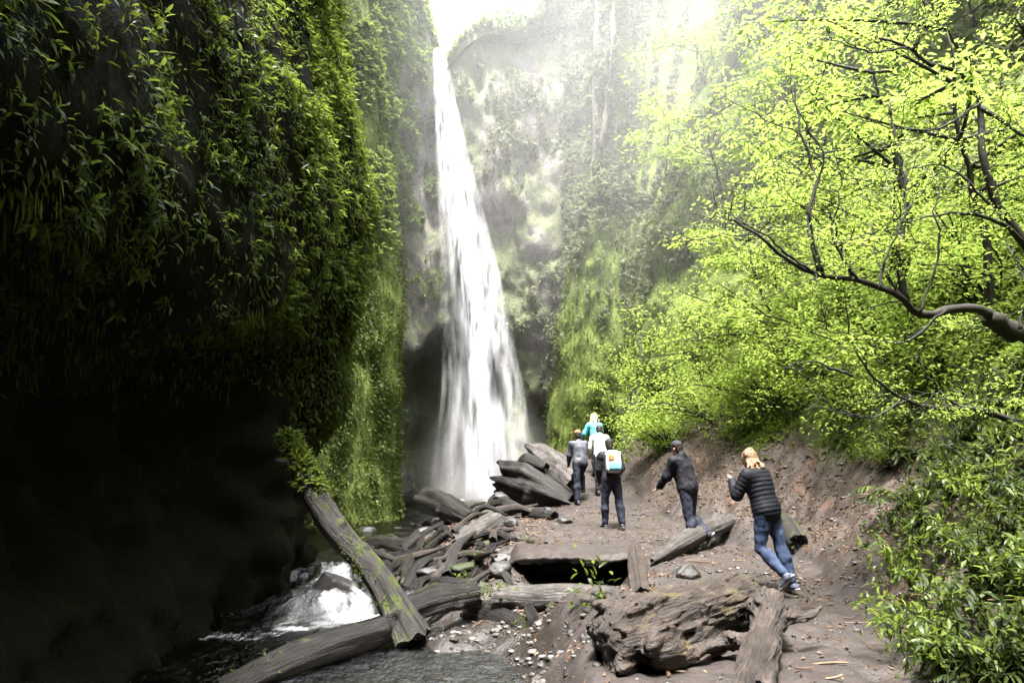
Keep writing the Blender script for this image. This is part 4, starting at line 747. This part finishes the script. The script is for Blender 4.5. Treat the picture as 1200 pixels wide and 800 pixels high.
for k, ((px, py), r, ms, _) in enumerate(rocks):
    h = ghit(px, py); 
    if h is None: continue
    r = r * np.clip(h[1] / 10, .9, 1.5); v, f = stone(4, 300 + k); s = np.array([rng.uniform(.8, 1.25), rng.uniform(.8, 1.2), rng.uniform(.5, .75)]) * r
    o = mk('rock', v * s, f, M['stone_moss'] if ms else M['stone']); o.location = h + [0, 0, r*.12]; o.rotation_euler = (0, 0, rng.uniform(0, 6.3))
    tag(o, 'mossy wet rock in the tangle beside the stream' if ms else 'bare wet rock among the branches beside the stream', 'rock', 'mossy rocks beside the stream' if ms else 'bare rocks beside the stream')
for k in range(120):                                        # more wet rocks and dead branches through the tangle
    px, py = rng.uniform(425, 620), rng.uniform(592, 712)
    if px > 590 and py > 640: continue
    h = ghit(px, py)
    if h is None: continue
    if k % 5 < 2 and k < 80:
        r = rng.uniform(.07, .20) * np.clip(h[1] / 11, .8, 1.4); v, f = stone(4, 600 + k); o = mk('rock', v * np.array([rng.uniform(.8, 1.3), rng.uniform(.8, 1.2), rng.uniform(.5, .8)]) * r, f, M['stone_moss'] if k % 5 == 0 else M['stone']); o.location = h + [0, 0, r*.1]
        tag(o, 'mossy wet rock in the tangle beside the stream' if k % 5 == 0 else 'bare wet rock among the branches beside the stream', 'rock', 'mossy rocks beside the stream' if k % 5 == 0 else 'bare rocks beside the stream')
    else:
        a_ = rng.uniform(-1.5, 1.5); L = rng.uniform(.6, 1.7); r = rng.uniform(.03, .12); d = np.array([math.cos(a_), math.sin(a_), 0]) * L * .5; A, B = h - d, h + d; A[2] = gz(A[0], A[1]) + r*.8; B[2] = gz(B[0], B[1]) + r*rng.uniform(.6, 3)
        fallen('driftwood', 'dark wet branch in the tangle between stream and path', 'branch', [A, mid(A, B, .5, r*.5) + rng.normal(0, .10, 3), B], [r*.9, r*.8, r*.3], ('w_dark', 'w_dark', 'w_root', 'w_moss')[k % 4], 'dead branches in the tangle', sd=60 + k, seg=16, sprig=40 if k % 3 == 0 else 0, sprig_at=(.2, .6), leafL=.04, leafm='lf_moss', knots=2, jag=.9)
for (px, py), r, lab in [((803, 675), .16, 'flat dark stone alone on the path between the pointed log and the big log'), ((392, 690), .30, 'black rock splitting the white cascade')]:
    h = ghit(px, py) if px > 500 else on(390, 692, -.66); v, f = stone(4, 400 + px); o = mk('rock', v * np.array([1.2, .8, .55 if px > 500 else 1.1]) * r, f, M['stone']); o.location = h + [0, 0, .04 if px > 500 else .0]; tag(o, lab, 'rock')
# pebbles, clods, twigs and dead leaves: uncountable litter
def scatter(n, cond, box, smin, smax, sub, sq=.5):
    P = slope_pts(n, *box, cond); acc = Acc(); lib = [stone(2, 500 + k, 8, .22) for k in range(14)]; s = smin * (smax/smin) ** (rng.random(len(P)) ** 2.8)
    for p, q in zip(P, s):
        v, f = lib[rng.integers(14)]; a_ = rng.uniform(0, 6.3); c_, s_ = math.cos(a_), math.sin(a_); acc.add(v @ np.array([[c_, s_, 0], [-s_, c_, 0], [0, 0, 1]]) * [q, q*rng.uniform(.6, 1), q*sq] + p + [0, 0, q*.15], f)
    return acc
g = G('pebble'); r = g.rnd(); c = g.ramp(r, [(0, (.018, .016, .014)), (.7, (.045, .039, .035)), (.97, (.075, .066, .06)), (1, (.15, .14, .13))]); M['pebble'] = g.done(g.pbr(c, g.ramp(r, [(0, .25), (1, .7)]), g.bump(g.noise(g.pos(), 60, 3), .4, .01), .5))
acc = scatter(4200, lambda P: sstep(-.2, -.6, P[:, 2]) * (P[:, 1] < 9.6) * .9 + .10 * (P[:, 1] > 9) * sstep(1.5, -.5, P[:, 0]), (-3.4, 1.6, 5.2, 16), 0.008, .065, 1); kind(acc.build('pebbles', M['pebble'], smooth=False), 'stuff', 'wet pebbles in the shallow water', 'pebbles')
acc = scatter(9000, lambda P: np.clip(.10 + .6*sstep(.0, .4, tt(P)) * sstep(2.8, 2.0, tt(P)) + .5*clump(P, 1.3, .1, .4, 120) + .6*sstep(1.2, -.5, P[:, 0])*sstep(8.5, 10, P[:, 1]), 0, 1) * sstep(-.75, -.5, P[:, 2]), (-2.5, 6.5, 4.2, 19), .006, .05, 1)
kind(acc.build('gravel', M['pebble'], smooth=False), 'stuff', 'stones and clods strewn over the mud and dirt bank', 'gravel')
a = Acc(); P = slope_pts(13000, -2.5, 6.5, 4.2, 20, lambda P: np.clip(.10 + .8*sstep(.0, .5, tt(P)) + .5*clump(P, 1.1, .0, .4, 121) + .5*sstep(1.5, -.5, P[:, 0])*sstep(8.5, 10, P[:, 1]), 0, 1) * sstep(-.75, -.5, P[:, 2]) * sstep(3.2, 2.4, tt(P)))
n = len(P); D = rdir(n) * [1, 1, .45]; leaves(a, P + UPV*.012, D, UPV + rng.normal(0, .5, (n, 3)), rng.uniform(.025, .085, n), rng.uniform(.012, .045, n), .2)
P = slope_pts(1700, -2.5, 6.0, 4.5, 18, lambda P: np.clip(.12 + .7*sstep(.0, .5, tt(P)) + sstep(1.5, -.5, P[:, 0])*sstep(8.5, 10, P[:, 1]), 0, 1) * sstep(-.75, -.5, P[:, 2]) * sstep(3.0, 2.2, tt(P)))
for p in P:
    d = rdir(1)[0] * [1, 1, .3]; L = rng.uniform(.06, .35); t = np.linspace(-.5, .5, 4)[:, None]; a.add(*tube(p + [0, 0, .015] + d*L*t + rng.normal(0, .02, 3)*t**2, rng.uniform(.003, .009), 4, False))
kind(a.build('leaf_litter', M['lf_dry'], smooth=False), 'stuff', 'dead leaves and twigs littering the dirt bank', 'litter')
# small green plants sprouting in the wood tangle
for px, py, r, lab in [(692, 712, .34, 'bright fern clump growing from the smooth grey green log'), (705, 655, .16, 'seedling inside the black hollow'), (540, 690, .22, 'moss and seedlings on the dark log knot'), (628, 712, .16, 'little moss tuft on the curved black root log'), (500, 652, .14, 'green seedling among wet rocks by the stream')]:
    h = ghit(px, py); h = h + [0, 0, .05]
    root = thing('seedling', lab, 'plant', h); fr = Acc(); n = 46; c = rng.normal(0, 1, (n, 3)) * r * [.4, .25, .4] + [0, 0, r*.55]; D = rng.normal(0, .6, (n, 3)) + UPV*.4
    leaves(fr, c, D, UPV + rng.normal(0, .3, (n, 3)), r * rng.uniform(.25, .55, n), r*.13, .3, 2); fr.build('foliage', M['lf_mid'], root)
# ------------------------------------------------------------------ hikers
def cloth(name, c, c2, rough=.8, scale=14, bump=.5, spec=.3, weave=220, sheen=0):
    g = G(name); p = g.pos(); n1 = g.noise(p, scale, 4, .6); n2 = g.noise(p, weave, 2); col = g.mix(g.ramp(n1, [(.35, 0), (.7, 1)]), c, c2)
    return g.done(g.pbr(col, rough, g.bump(g.math('ADD', n1, g.math('MULTIPLY', n2, .25)), bump, .012), spec, Sheen_Weight=sheen))
M['skin'] = cloth('skin', (.42, .26, .19), (.50, .31, .23), .5, 20, .1)
M['eye'] = cloth('eye', (.02, .015, .01), (.03, .02, .015), .2)
def person(label, xy, yaw, H, legs, arms, lean, out, h=.012, head=(0, 0), extra=None, zoff=0.0):
    """legs: (left, right) of (thigh forward deg, knee flex deg, spread deg, toe pitch deg); arms: (left, right) of (upper forward, elbow flex, spread, forearm inward)"""
    k = H / 1.75; cs, sn = math.cos, math.sin; l = R(lean); u = np.array([0, sn(l), cs(l)]); fwd = np.array([0, cs(l), -sn(l)]); ex = np.array([1., 0, 0]); MT = np.stack([ex, fwd, u], 1)
    pel = np.zeros(3); J = {}
    for s, (a, fl, sp, tp), nm in ((-1, legs[0], 'l'), (1, legs[1], 'r')):
        hip = pel + ex*s*.09*k + np.array([0, 0, -.02*k]); d1 = nrm(np.array([s*sn(R(sp)), sn(R(a)), -cs(R(a))])); kn = hip + d1*.44*k; b = R(a - fl); d2 = nrm(np.array([s*sn(R(sp))*.4, sn(b), -cs(b)])); an = kn + d2*.42*k
        td = np.array([s*.15, cs(R(tp)), -sn(R(tp))]); dn = np.array([0, -sn(R(tp)), -cs(R(tp))]); heel = an + dn*.055*k - td*.05*k; toe = an + dn*.062*k + td*.155*k; J[nm] = (hip, kn, an, heel, toe, td, dn)
    low = min(min(J[n][3][2], J[n][4][2]) for n in 'lr') - .028*k
    neck = pel + u*.53*k; sh = {}
    for s, (a, fl, sp, inn), nm in ((-1, arms[0], 'l'), (1, arms[1], 'r')):
        S = pel + u*.475*k + ex*s*.175*k; d1 = nrm(np.array([s*sn(R(sp)), sn(R(a)), -cs(R(a))])); el = S + d1*.29*k; b = R(a + fl); d2 = nrm(np.array([-s*sn(R(inn)), sn(b)*cs(R(inn)), -cs(b)*cs(R(inn))])); wr = el + d2*.25*k; sh[nm] = (S, el, wr, d1, d2, s)
    hp, hy = R(head[0]), R(head[1]); hu = np.array([0, sn(l*.4+hp), cs(l*.4+hp)]); hf = np.array([-sn(hy)*cs(l*.4+hp), cs(hy)*cs(l*.4+hp), -sn(l*.4+hp)]); hf = nrm(hf - hu*(hf@hu)); hx = np.cross(hf, hu); MH = np.stack([hx, hf, hu], 1); hc = neck + hu*.155*k + hf*.015*k
    allp = np.array([q for n in 'lr' for q in J[n][:5]] + [q for n in 'lr' for q in sh[n][:3]] + [hc + hu*.15*k]); lo, hi = allp.min(0) - .24, allp.max(0) + .24
    hips_w = out.get('hips', 1.0); sw = out.get('shoulders', 1.0)
    def torso(S, inf, quilt=None):
        for c, r in ((pel + u*.02*k, (.158*hips_w, .115, .13)), (pel + u*.17*k, (.142, .105, .16)), (pel + u*.345*k, (.163*sw, .118, .17))): S.ell(c, np.array(r)*k + inf, MT, .06, quilt)
        S.cone(pel + u*.455*k - ex*.13*k*sw, pel + u*.455*k + ex*.13*k*sw, .062*k + inf, k=.06)
    def arm(S, nm, inf, quilt=None, upto=1.0):
        A, E, W, d1, d2, s = sh[nm]; S.cone(A, E, .054*k + inf, .042*k + inf, .035, quilt); S.cone(E, E + (W - E)*upto, .042*k + inf, .029*k + inf*.8, .02, quilt)
    def leg(S, nm, inf, ankle=1.0):
        hip, kn, an = J[nm][:3]; S.cone(hip, kn, .084*k + inf, .056*k + inf*.9, .05); md = kn + (an - kn)*.3 - np.array([0, .012, 0])*k; S.cone(kn, md, .054*k + inf*.9, .056*k + inf, .03); S.cone(md, kn + (an-kn)*ankle, .055*k + inf, .037*k + inf*1.15, .03)
    # body: one continuous figure with face, hands and fingers
    B = SDF(lo, hi, h); torso(B, 0); B.cone(neck - u*.06*k, hc - hu*.06*k, .058*k, .052*k, .03)
    B.ell(hc + hu*.03*k, np.array([.076, .096, .098])*k, MH, .02); B.ell(hc - hu*.045*k + hf*.022*k, np.array([.058, .066, .075])*k, MH, .04); B.cone(hc + hf*.094*k - hu*.0*k, hc + hf*.110*k - hu*.03*k, .010*k, .015*k, .012)
    for s in (-1, 1): B.ell(hc + hx*s*.078*k - hu*.005*k, np.array([.012, .02, .032])*k, MH, .01)
    B.cone(hc + hf*.085*k - hu*.068*k - hx*.018*k, hc + hf*.085*k - hu*.068*k + hx*.018*k, .009*k, k=.01)
    for nm in 'lr':
        arm(B, nm, 0); leg(B, nm, 0); A, E, W, d1, d2, s = sh[nm]; side = nrm(np.cross(d2, fwd + np.array([0, 0, .3]))); pn = np.cross(side, d2)
        B.cone(W, W + d2*.075*k, .026*k, .036*k, .02, flat=(pn, .55))
        for i, (o, L) in enumerate(((-.028, .072), (-.0095, .082), (.0095, .077), (.028, .06))):
            b0 = W + d2*.078*k + side*o*k; b1 = b0 + (d2 + pn*.25 + side*o*3)*L*.55*k; b2 = b1 + (d2*.75 + pn*.65)*L*.5*k; B.cone(b0, b1, .0092*k, .0085*k, .004); B.cone(b1, b2, .0085*k, .007*k, .004)
        th = W + d2*.03*k - side*s*.028*k; B.cone(th, th + (d2*.6 - side*s*.6 + pn*.3)*.042*k, .012*k, .010*k, .008); q = th + (d2*.6 - side*s*.6 + pn*.3)*.042*k; B.cone(q, q + (d2*.9 - side*s*.1 + pn*.2)*.028*k, .010*k, .008*k, .004)
        hip, kn, an, heel, toe, td, dn = J[nm]; B.cone(an, heel + td*.03, .036*k, .030*k, .02); B.cone(heel + td*.03*k, toe - td*.03*k, .032*k, .026*k, .02)
    c, s_ = cs(R(yaw)), sn(R(yaw)); gnd = float(gz(xy[0], xy[1])) + zoff; root_loc = np.array([xy[0], xy[1], gnd])
    RZ = np.array([[c, -s_, 0], [s_, c, 0], [0, 0, 1.]]); shift = np.array([0, 0, -low])
    W_ = lambda p: (np.asarray(p) + shift) @ RZ.T
    v, f = B.mesh(); fc = v[f].mean(1); mi = np.zeros(len(f), int)
    for s in (-1, 1): mi[np.linalg.norm(fc - (hc + hf*.088*k + hx*s*.03*k + hu*.008*k), axis=1) < .014*k] = 1
    root = mk('person', W_(v), f, None, mats=[M['skin'], M['eye']], midx=mi); root.location = [float(q) for q in root_loc]; tag(root, label, 'person', None)
    def child(name, S, mat, wr=0, sc=9, sd=0):
        if wr:
            gr = S.grid(); band = np.abs(S.F) < .05; pts = gr[band]; S.F[band] += (wr * fbm(pts * [sc, sc, sc*.8], 3, 900 + sd)).astype(np.float32)
        vv, ff = S.mesh(); return mk(name, W_(vv), ff, mat, root)
    up = lambda S, c: (S.grid() - c) @ u
    # trousers
    S = SDF(lo, hi, h); S.ell(pel + u*.02*k, np.array([.158*hips_w, .118, .13])*k + .012, MT, .05)
    for nm in 'lr': leg(S, nm, out.get('leg_ease', .024), .93)
    S.cut(up(S, pel + u*.09*k)); child('trousers', S, out['trousers'], .020, 10, 1)
    # jacket with sleeves, hem and collar
    S = SDF(lo, hi, h); q = out.get('quilt'); ease = out.get('ease', .022); torso(S, ease, (q*k, .011) if q else None); S.cut(-up(S, pel - u*out.get('hem', .08)*k)); S.cone(neck - u*.06*k, neck + u*out.get('collar', .02)*k, .070*k, .066*k, .03)
    for nm in 'lr': arm(S, nm, ease*.8, (q*k, .008) if q else None, out.get('sleeve', 1.0))
    if out.get('hood'): S.ell(neck - fwd*.085*k + u*.01*k, np.array([.12, .065, .085])*k, MT, .04)
    child('jacket', S, out['jacket'], .007 if q else .024, 8, 2)
    if out.get('shirt'):
        S = SDF(lo, hi, h); torso(S, .017); U_ = up(S, pel); S.cut(np.maximum(-(U_ + (out.get('hem', .08) + .045)*k), U_ + .02*k)); child('shirt_hem', S, out['shirt'], .008, 16, 3)
    for nm in 'lr':
        hip, kn, an, heel, toe, td, dn = J[nm]; pts = np.array([an, heel, toe]); S = SDF(pts.min(0) - .13, pts.max(0) + .13, min(h, .009)); S.cone(heel, toe, .037*k, .033*k, .02, flat=(dn, .8)); S.cone(an + (kn-an)*.08, heel + td*.05*k, .045*k, .04*k, .03); S.cone(heel + td*.04*k - dn*.02*k, toe - td*.05*k - dn*.012*k, .04*k, .03*k, .03)
        S.cut((S.grid() - (heel + dn*.03*k)) @ dn); sho = child('shoe', S, out['shoe'])
        S = SDF(pts.min(0) - .13, pts.max(0) + .13, min(h, .009)); S.cone(heel - td*.01, toe + td*.008, .041*k, .036*k, .01, flat=(dn, .9)); dd = (S.grid() - (heel + dn*.012*k)) @ dn; S.cut(np.maximum(-dd, dd - .022*k)); vv, ff = S.mesh(); mk('sole', W_(vv), ff, out['sole'], sho)
    hr = out.get('hair')
    if hr:
        S = SDF(hc - .36, hc + .3, min(h, .010)); S.ell(hc + hu*.038*k - hf*.012*k, np.array([.086, .100, .100])*k, MH, .02)
        if hr == 'long':
            for i in range(34):
                a = rng.uniform(.55*np.pi, 2.45*np.pi) ; d0 = hx*sn(a) + hf*cs(a)*-1 if False else hx*math.sin(a)*.085*k - hf*abs(math.cos(a))*.075*k; t0 = hc + hu*rng.uniform(.04, .11)*k + d0*.85; t1 = hc + d0*1.12 - hu*rng.uniform(.02, .07)*k; t2 = t1 + d0*.3 - hu*rng.uniform(.05, .13)*k + rng.normal(0, .022, 3); S.cone(t0, t1, .026*k, .026*k, .012); S.cone(t1, t2, .025*k, .012*k, .012)
        else: S.ell(hc - hu*.03*k - hf*.045*k, np.array([.074, .062, .075])*k, MH, .03)
        gr = S.grid() - hc; fr = gr @ hf; upc = gr @ hu; S.cut(np.minimum(fr - .035*k, np.maximum(fr - .2, .055*k - upc) * 1.0) if True else fr)
        child('hair', S, out['hairmat'], .014 if hr == 'long' else .004, 26, 5)
    if out.get('cap'):
        S = SDF(hc - .3, hc + .32, min(h, .010)); S.ell(hc + hu*.055*k, np.array([.092, .112, .090])*k, MH, .01); S.cut(-((S.grid() - hc) @ hu - .045*k)); S.cone(hc + hf*.09*k + hu*.052*k, hc + hf*.165*k + hu*.04*k, .05*k, .035*k, .012, flat=(hu, .22)); child('cap', S, out['cap'])
    if extra: extra(dict(pel=pel, u=u, fwd=fwd, ex=ex, MT=MT, k=k, W=W_, loc=root_loc, neck=neck, h=h, hc=hc, root=root))
    return root
denim = cloth('blue_denim', (.022, .034, .075), (.055, .085, .16), .75, 9, .6)
denim2 = cloth('dark_denim', (.008, .009, .017), (.024, .029, .055), .75, 9, .6)
black = cloth('black_cloth', (.010, .010, .012), (.022, .022, .026), .75)
navyq = cloth('navy_quilt', (.005, .006, .009), (.012, .013, .018), .62, 24, .5, .2)
grape = cloth('charcoal_shell', (.007, .007, .010), (.018, .018, .023), .75, 10, .5, .15)
greyj = cloth('grey_shell', (.045, .048, .06), (.085, .09, .108), .6, 10, .5, .4)
whitej = cloth('white_shell', (.55, .57, .53), (.70, .72, .67), .6, 8, .4)
teal = cloth('turquoise_shell', (.10, .45, .54), (.16, .56, .65), .6, 8, .4)
white = cloth('white_rubber', (.6, .6, .6), (.72, .72, .74), .6); dkshoe = cloth('dark_shoe', (.012, .013, .018), (.03, .03, .04), .6); blsh = cloth('grey_blue_shoe', (.05, .06, .09), (.14, .16, .22), .6)
gsole = cloth('grey_sole', (.12, .12, .12), (.2, .2, .2), .7); red = cloth('red_blond_hair', (.15, .082, .045), (.36, .23, .14), .5, 50, .8, .4); dkh = cloth('dark_hair', (.012, .009, .007), (.03, .022, .016), .5, 50, .6, .4)
blond = cloth('pale_hair', (.62, .48, .33), (.75, .62, .45), .5, 40, .6); shirt = cloth('white_shirt', (.5, .5, .52), (.65, .65, .68), .8); brownc = cloth('rust_cap', (.20, .085, .045), (.28, .13, .07), .8)
person('woman with red blond hair in a black quilted jacket and blue jeans climbing the path', (3.08, 8.45), 36, 1.66, ((6, 56, 3, 50), (-12, 6, 2, 8)), ((24, 112, 16, 30), (18, 104, 10, 32)), 18,
       dict(trousers=denim, jacket=navyq, quilt=.056, ease=.046, hem=.13, collar=.05, shoe=blsh, sole=white, hair='long', hairmat=red, hips=1.06, shoulders=.98, leg_ease=.018), h=.0095, head=(10, 8))
person('man in dark cap and charcoal hooded jacket stepping over the pointed log', (3.0, 11.85), 42, 1.78, ((-8, 6, 3, 5), (6, 56, 2, 58)), ((26, 22, 6, 8), (-8, 22, 6, 0)), 19,
       dict(trousers=denim2, jacket=grape, ease=.050, hem=.12, collar=.03, hood=1, shirt=shirt, shoe=dkshoe, sole=white, hair='short', hairmat=dkh, cap=black, leg_ease=.022), h=.0105, head=(-2, 0))
def pack(ctx):
    k, MT, u, fwd, ex = ctx['k'], ctx['MT'], ctx['u'], ctx['fwd'], ctx['ex']; c = ctx['pel'] + u*.32*k - fwd*.22*k; root = thing('backpack', 'white and blue backpack with an orange patch on the back of the hiker in black', 'backpack', ctx['loc'])
    def bx(name, c0, r, mat, kk=.0, par=root, wr=.006):
        S = SDF(c0 - .35, c0 + .35, .011); p = (S.grid() - c0) @ MT; rd = min(.085, min(r)*.9); q = np.abs(p) - (np.array(r) - rd); S.F = (np.linalg.norm(np.maximum(q, 0), axis=-1) + np.minimum(q.max(-1), 0) - rd + wr*fbm(p*14, 2, 7)).astype(np.float32); v, f = S.mesh(); return mk(name, ctx['W'](v), f, mat, par)
    bx('main_compartment', c, (.155, .10, .22), cloth('white_pack', (.55, .58, .60), (.7, .72, .74), .7)); bx('front_pocket', c - fwd*.075*k - u*.09*k + ex*.01, (.125, .065, .10), cloth('light_blue_pack', (.10, .34, .50), (.2, .45, .6), .7)); bx('patch', c - fwd*.075*k + u*.07*k - ex*.06, (.06, .057, .085), cloth('orange_pack', (.55, .16, .05), (.65, .22, .08), .7)); bx('side_pouch', c + ex*.15*k - u*.1*k, (.055, .058, .10), black)
    for s in (-1, 1):
        p0 = ctx['neck'] - u*.05*k + ex*s*.09*k; pts = np.array([p0 - fwd*.13*k, p0 + u*.015 - fwd*.02*k, p0 + fwd*.10*k - u*.06*k, p0 + fwd*.15*k - u*.2*k, p0 + ex*s*.05 + fwd*.05*k - u*.36*k, p0 + ex*s*.02 - fwd*.14*k - u*.4*k]); v, f = tube(resample(pts, 20), .018, 8); mk('strap', ctx['W'](v), f, black, root)
person('hiker in black with a white and blue backpack standing with feet apart on the path', (2.0, 14.0), 8, 1.74, ((6, 6, 5, 4), (-8, 8, 6, 4)), ((6, 16, 8, 4), (14, 40, 16, 10)), 8,
       dict(trousers=denim2, jacket=black, ease=.04, hem=.10, shoe=dkshoe, sole=gsole, hair='short', hairmat=dkh, cap=black), h=.012, head=(5, -10), extra=pack)
person('hiker in grey jacket and rust cap stepping up beside the pale grey log', (1.68, 17.0), 12, 1.76, ((-6, 5, 3, 4), (58, 78, 4, 5)), ((10, 25, 10, 4), (40, 40, 10, 12)), 14,
       dict(trousers=denim2, jacket=greyj, ease=.034, hem=.09, shoe=dkshoe, sole=gsole, hair='short', hairmat=dkh, cap=brownc), h=.014, head=(6, 0))
person('hiker in white jacket and black trousers walking ahead with arms held out', (2.28, 17.7), 6, 1.72, ((-8, 6, 4, 4), (20, 24, 4, 4)), ((8, 28, 22, 6), (10, 30, 24, 6)), 12,
       dict(trousers=black, jacket=whitej, ease=.036, hem=.10, collar=.06, shoe=dkshoe, sole=gsole, hair='short', hairmat=dkh), h=.014, head=(12, 0))
person('front hiker in turquoise jacket with pale hair, mostly hidden by the white jacket', (2.36, 19.3), 20, 1.70, ((-8, 6, 4, 4), (20, 24, 4, 4)), ((20, 50, 26, 6), (10, 30, 12, 6)), 10,
       dict(trousers=black, jacket=teal, ease=.036, hem=.10, collar=.03, shoe=dkshoe, sole=gsole, hair='long', hairmat=blond), h=.014, head=(4, 0))
# ------------------------------------------------------------------ air, light, camera
SUN_EL, SUN_AZ = R(SUNEL), R(SUNAZ)           # azimuth measured from +y towards +x
W_ = bpy.data.worlds.new('World'); SC.world = W_; W_.use_nodes = True; nt = W_.node_tree; bg = nt.nodes['Background']
sky = nt.nodes.new('ShaderNodeTexSky'); sky.sky_type = 'NISHITA'; sky.sun_disc = False; sky.sun_elevation = SUN_EL; sky.sun_rotation = SUN_AZ; sky.dust_density = 4; sky.ozone_density = .6; sky.air_density = 1.0
hs = nt.nodes.new('ShaderNodeHueSaturation'); hs.inputs['Saturation'].default_value = .75; nt.links.new(sky.outputs[0], hs.inputs['Color']); nt.links.new(hs.outputs[0], bg.inputs['Color']); bg.inputs['Strength'].default_value = SKYS
sl = bpy.data.lights.new('sun', 'SUN'); sl.energy = SUNS; sl.angle = R(SUNA); sl.color = (1, .975, .94); so = bpy.data.objects.new('sun', sl); COL.objects.link(so)
from mathutils import Vector
d = Vector((math.cos(SUN_EL)*math.sin(SUN_AZ), math.cos(SUN_EL)*math.cos(SUN_AZ), math.sin(SUN_EL))); so.rotation_euler = d.to_track_quat('Z', 'Y').to_euler()
def volmat(name, dens, col, an=0.0, grad=None):
    m, nt, N, L = newmat(name); o = N.new('ShaderNodeOutputMaterial'); v = N.new('ShaderNodeVolumePrincipled'); v.inputs['Color'].default_value = (*col, 1); v.inputs['Density'].default_value = dens; v.inputs['Anisotropy'].default_value = an
    L.new(v.outputs[0], o.inputs['Volume']); return m, nt, N, L, v
if HAZE > 0:
    m, *_ = volmat('haze_air', HAZE, (.93, .96, .97), .2)
    x0, x1, y0, y1, z0, z1 = -48, 48, -48, 72, -3.2, 40
    v = np.array([[x, y, z] for x in (x0, x1) for y in (y0, y1) for z in (z0, z1)]); f = np.array([[0, 1, 3, 2], [4, 6, 7, 5], [0, 4, 5, 1], [2, 3, 7, 6], [0, 2, 6, 4], [1, 5, 7, 3]])
    kind(mk('haze', v, f, m, smooth=False), 'stuff', 'pale damp air filling the gorge', 'haze')
# spray drifting off the falls: a soft-edged cloud in the closed end of the gorge
m, nt, N, L, v = volmat('spray_air', .03, (.96, .97, .98), .2)
tc = N.new('ShaderNodeTexCoord'); gr = N.new('ShaderNodeTexGradient'); gr.gradient_type = 'SPHERICAL'; L.new(tc.outputs['Object'], gr.inputs[0])
mu = N.new('ShaderNodeMath'); mu.operation = 'MULTIPLY'; L.new(gr.outputs['Fac'], mu.inputs[0]); mu.inputs[1].default_value = MIST; L.new(mu.outputs[0], v.inputs['Density'])
m2, nt2, N2, L2, v2 = volmat('dense_spray', .03, (.97, .975, .985), .2); t2 = N2.new('ShaderNodeTexCoord'); g2 = N2.new('ShaderNodeTexGradient'); g2.gradient_type = 'SPHERICAL'; L2.new(t2.outputs['Object'], g2.inputs[0]); u2 = N2.new('ShaderNodeMath'); u2.operation = 'MULTIPLY'; L2.new(g2.outputs['Fac'], u2.inputs[0]); u2.inputs[1].default_value = .11; L2.new(u2.outputs[0], v2.inputs['Density'])
for (c, r) in (((2.5, 22.5, 16.5), (14, 9.5, 14.0)), ((-1.0, 27.0, .3), (3.0, 2.6, 4.0)), ((-.9, 27.0, -.2), (2.2, 2.0, 2.2)), ((7.5, 18.5, 13.0), (9.5, 8.0, 11.0))):
    bm = bmesh.new(); bmesh.ops.create_icosphere(bm, subdivisions=4, radius=1.0); me = bpy.data.meshes.new('falls_mist'); bm.to_mesh(me); bm.free()
    o = bpy.data.objects.new('falls_mist', me); COL.objects.link(o); o.location = c; o.scale = r; me.materials.append(m if r[0] > 4 else m2); kind(o, 'stuff', 'white spray drifting off the waterfall', 'mist')
cam = bpy.data.cameras.new('camera'); cam.sensor_width = 36; cam.lens = 24; cam.clip_end = 500; cam.clip_start = .05
co = bpy.data.objects.new('camera', cam); COL.objects.link(co); co.location = (0, 0, CAMZ); co.rotation_euler = (R(90) + PITCH, 0, 0); SC.camera = co
vs = SC.view_settings; vs.view_transform = 'Standard'; vs.look = 'None'; vs.gamma = 1; vs.exposure = EXPO; vs.use_curve_mapping = False
cy_ = SC.cycles; cy_.max_bounces = 8; cy_.diffuse_bounces = 3; cy_.glossy_bounces = 3; cy_.transmission_bounces = 4; cy_.transparent_max_bounces = 40; cy_.volume_bounces = 1; cy_.use_denoising = True; cy_.caustics_reflective = False; cy_.caustics_refractive = False
cy_.sample_clamp_indirect = 6; cy_.volume_step_rate = 2; cy_.volume_max_steps = 64
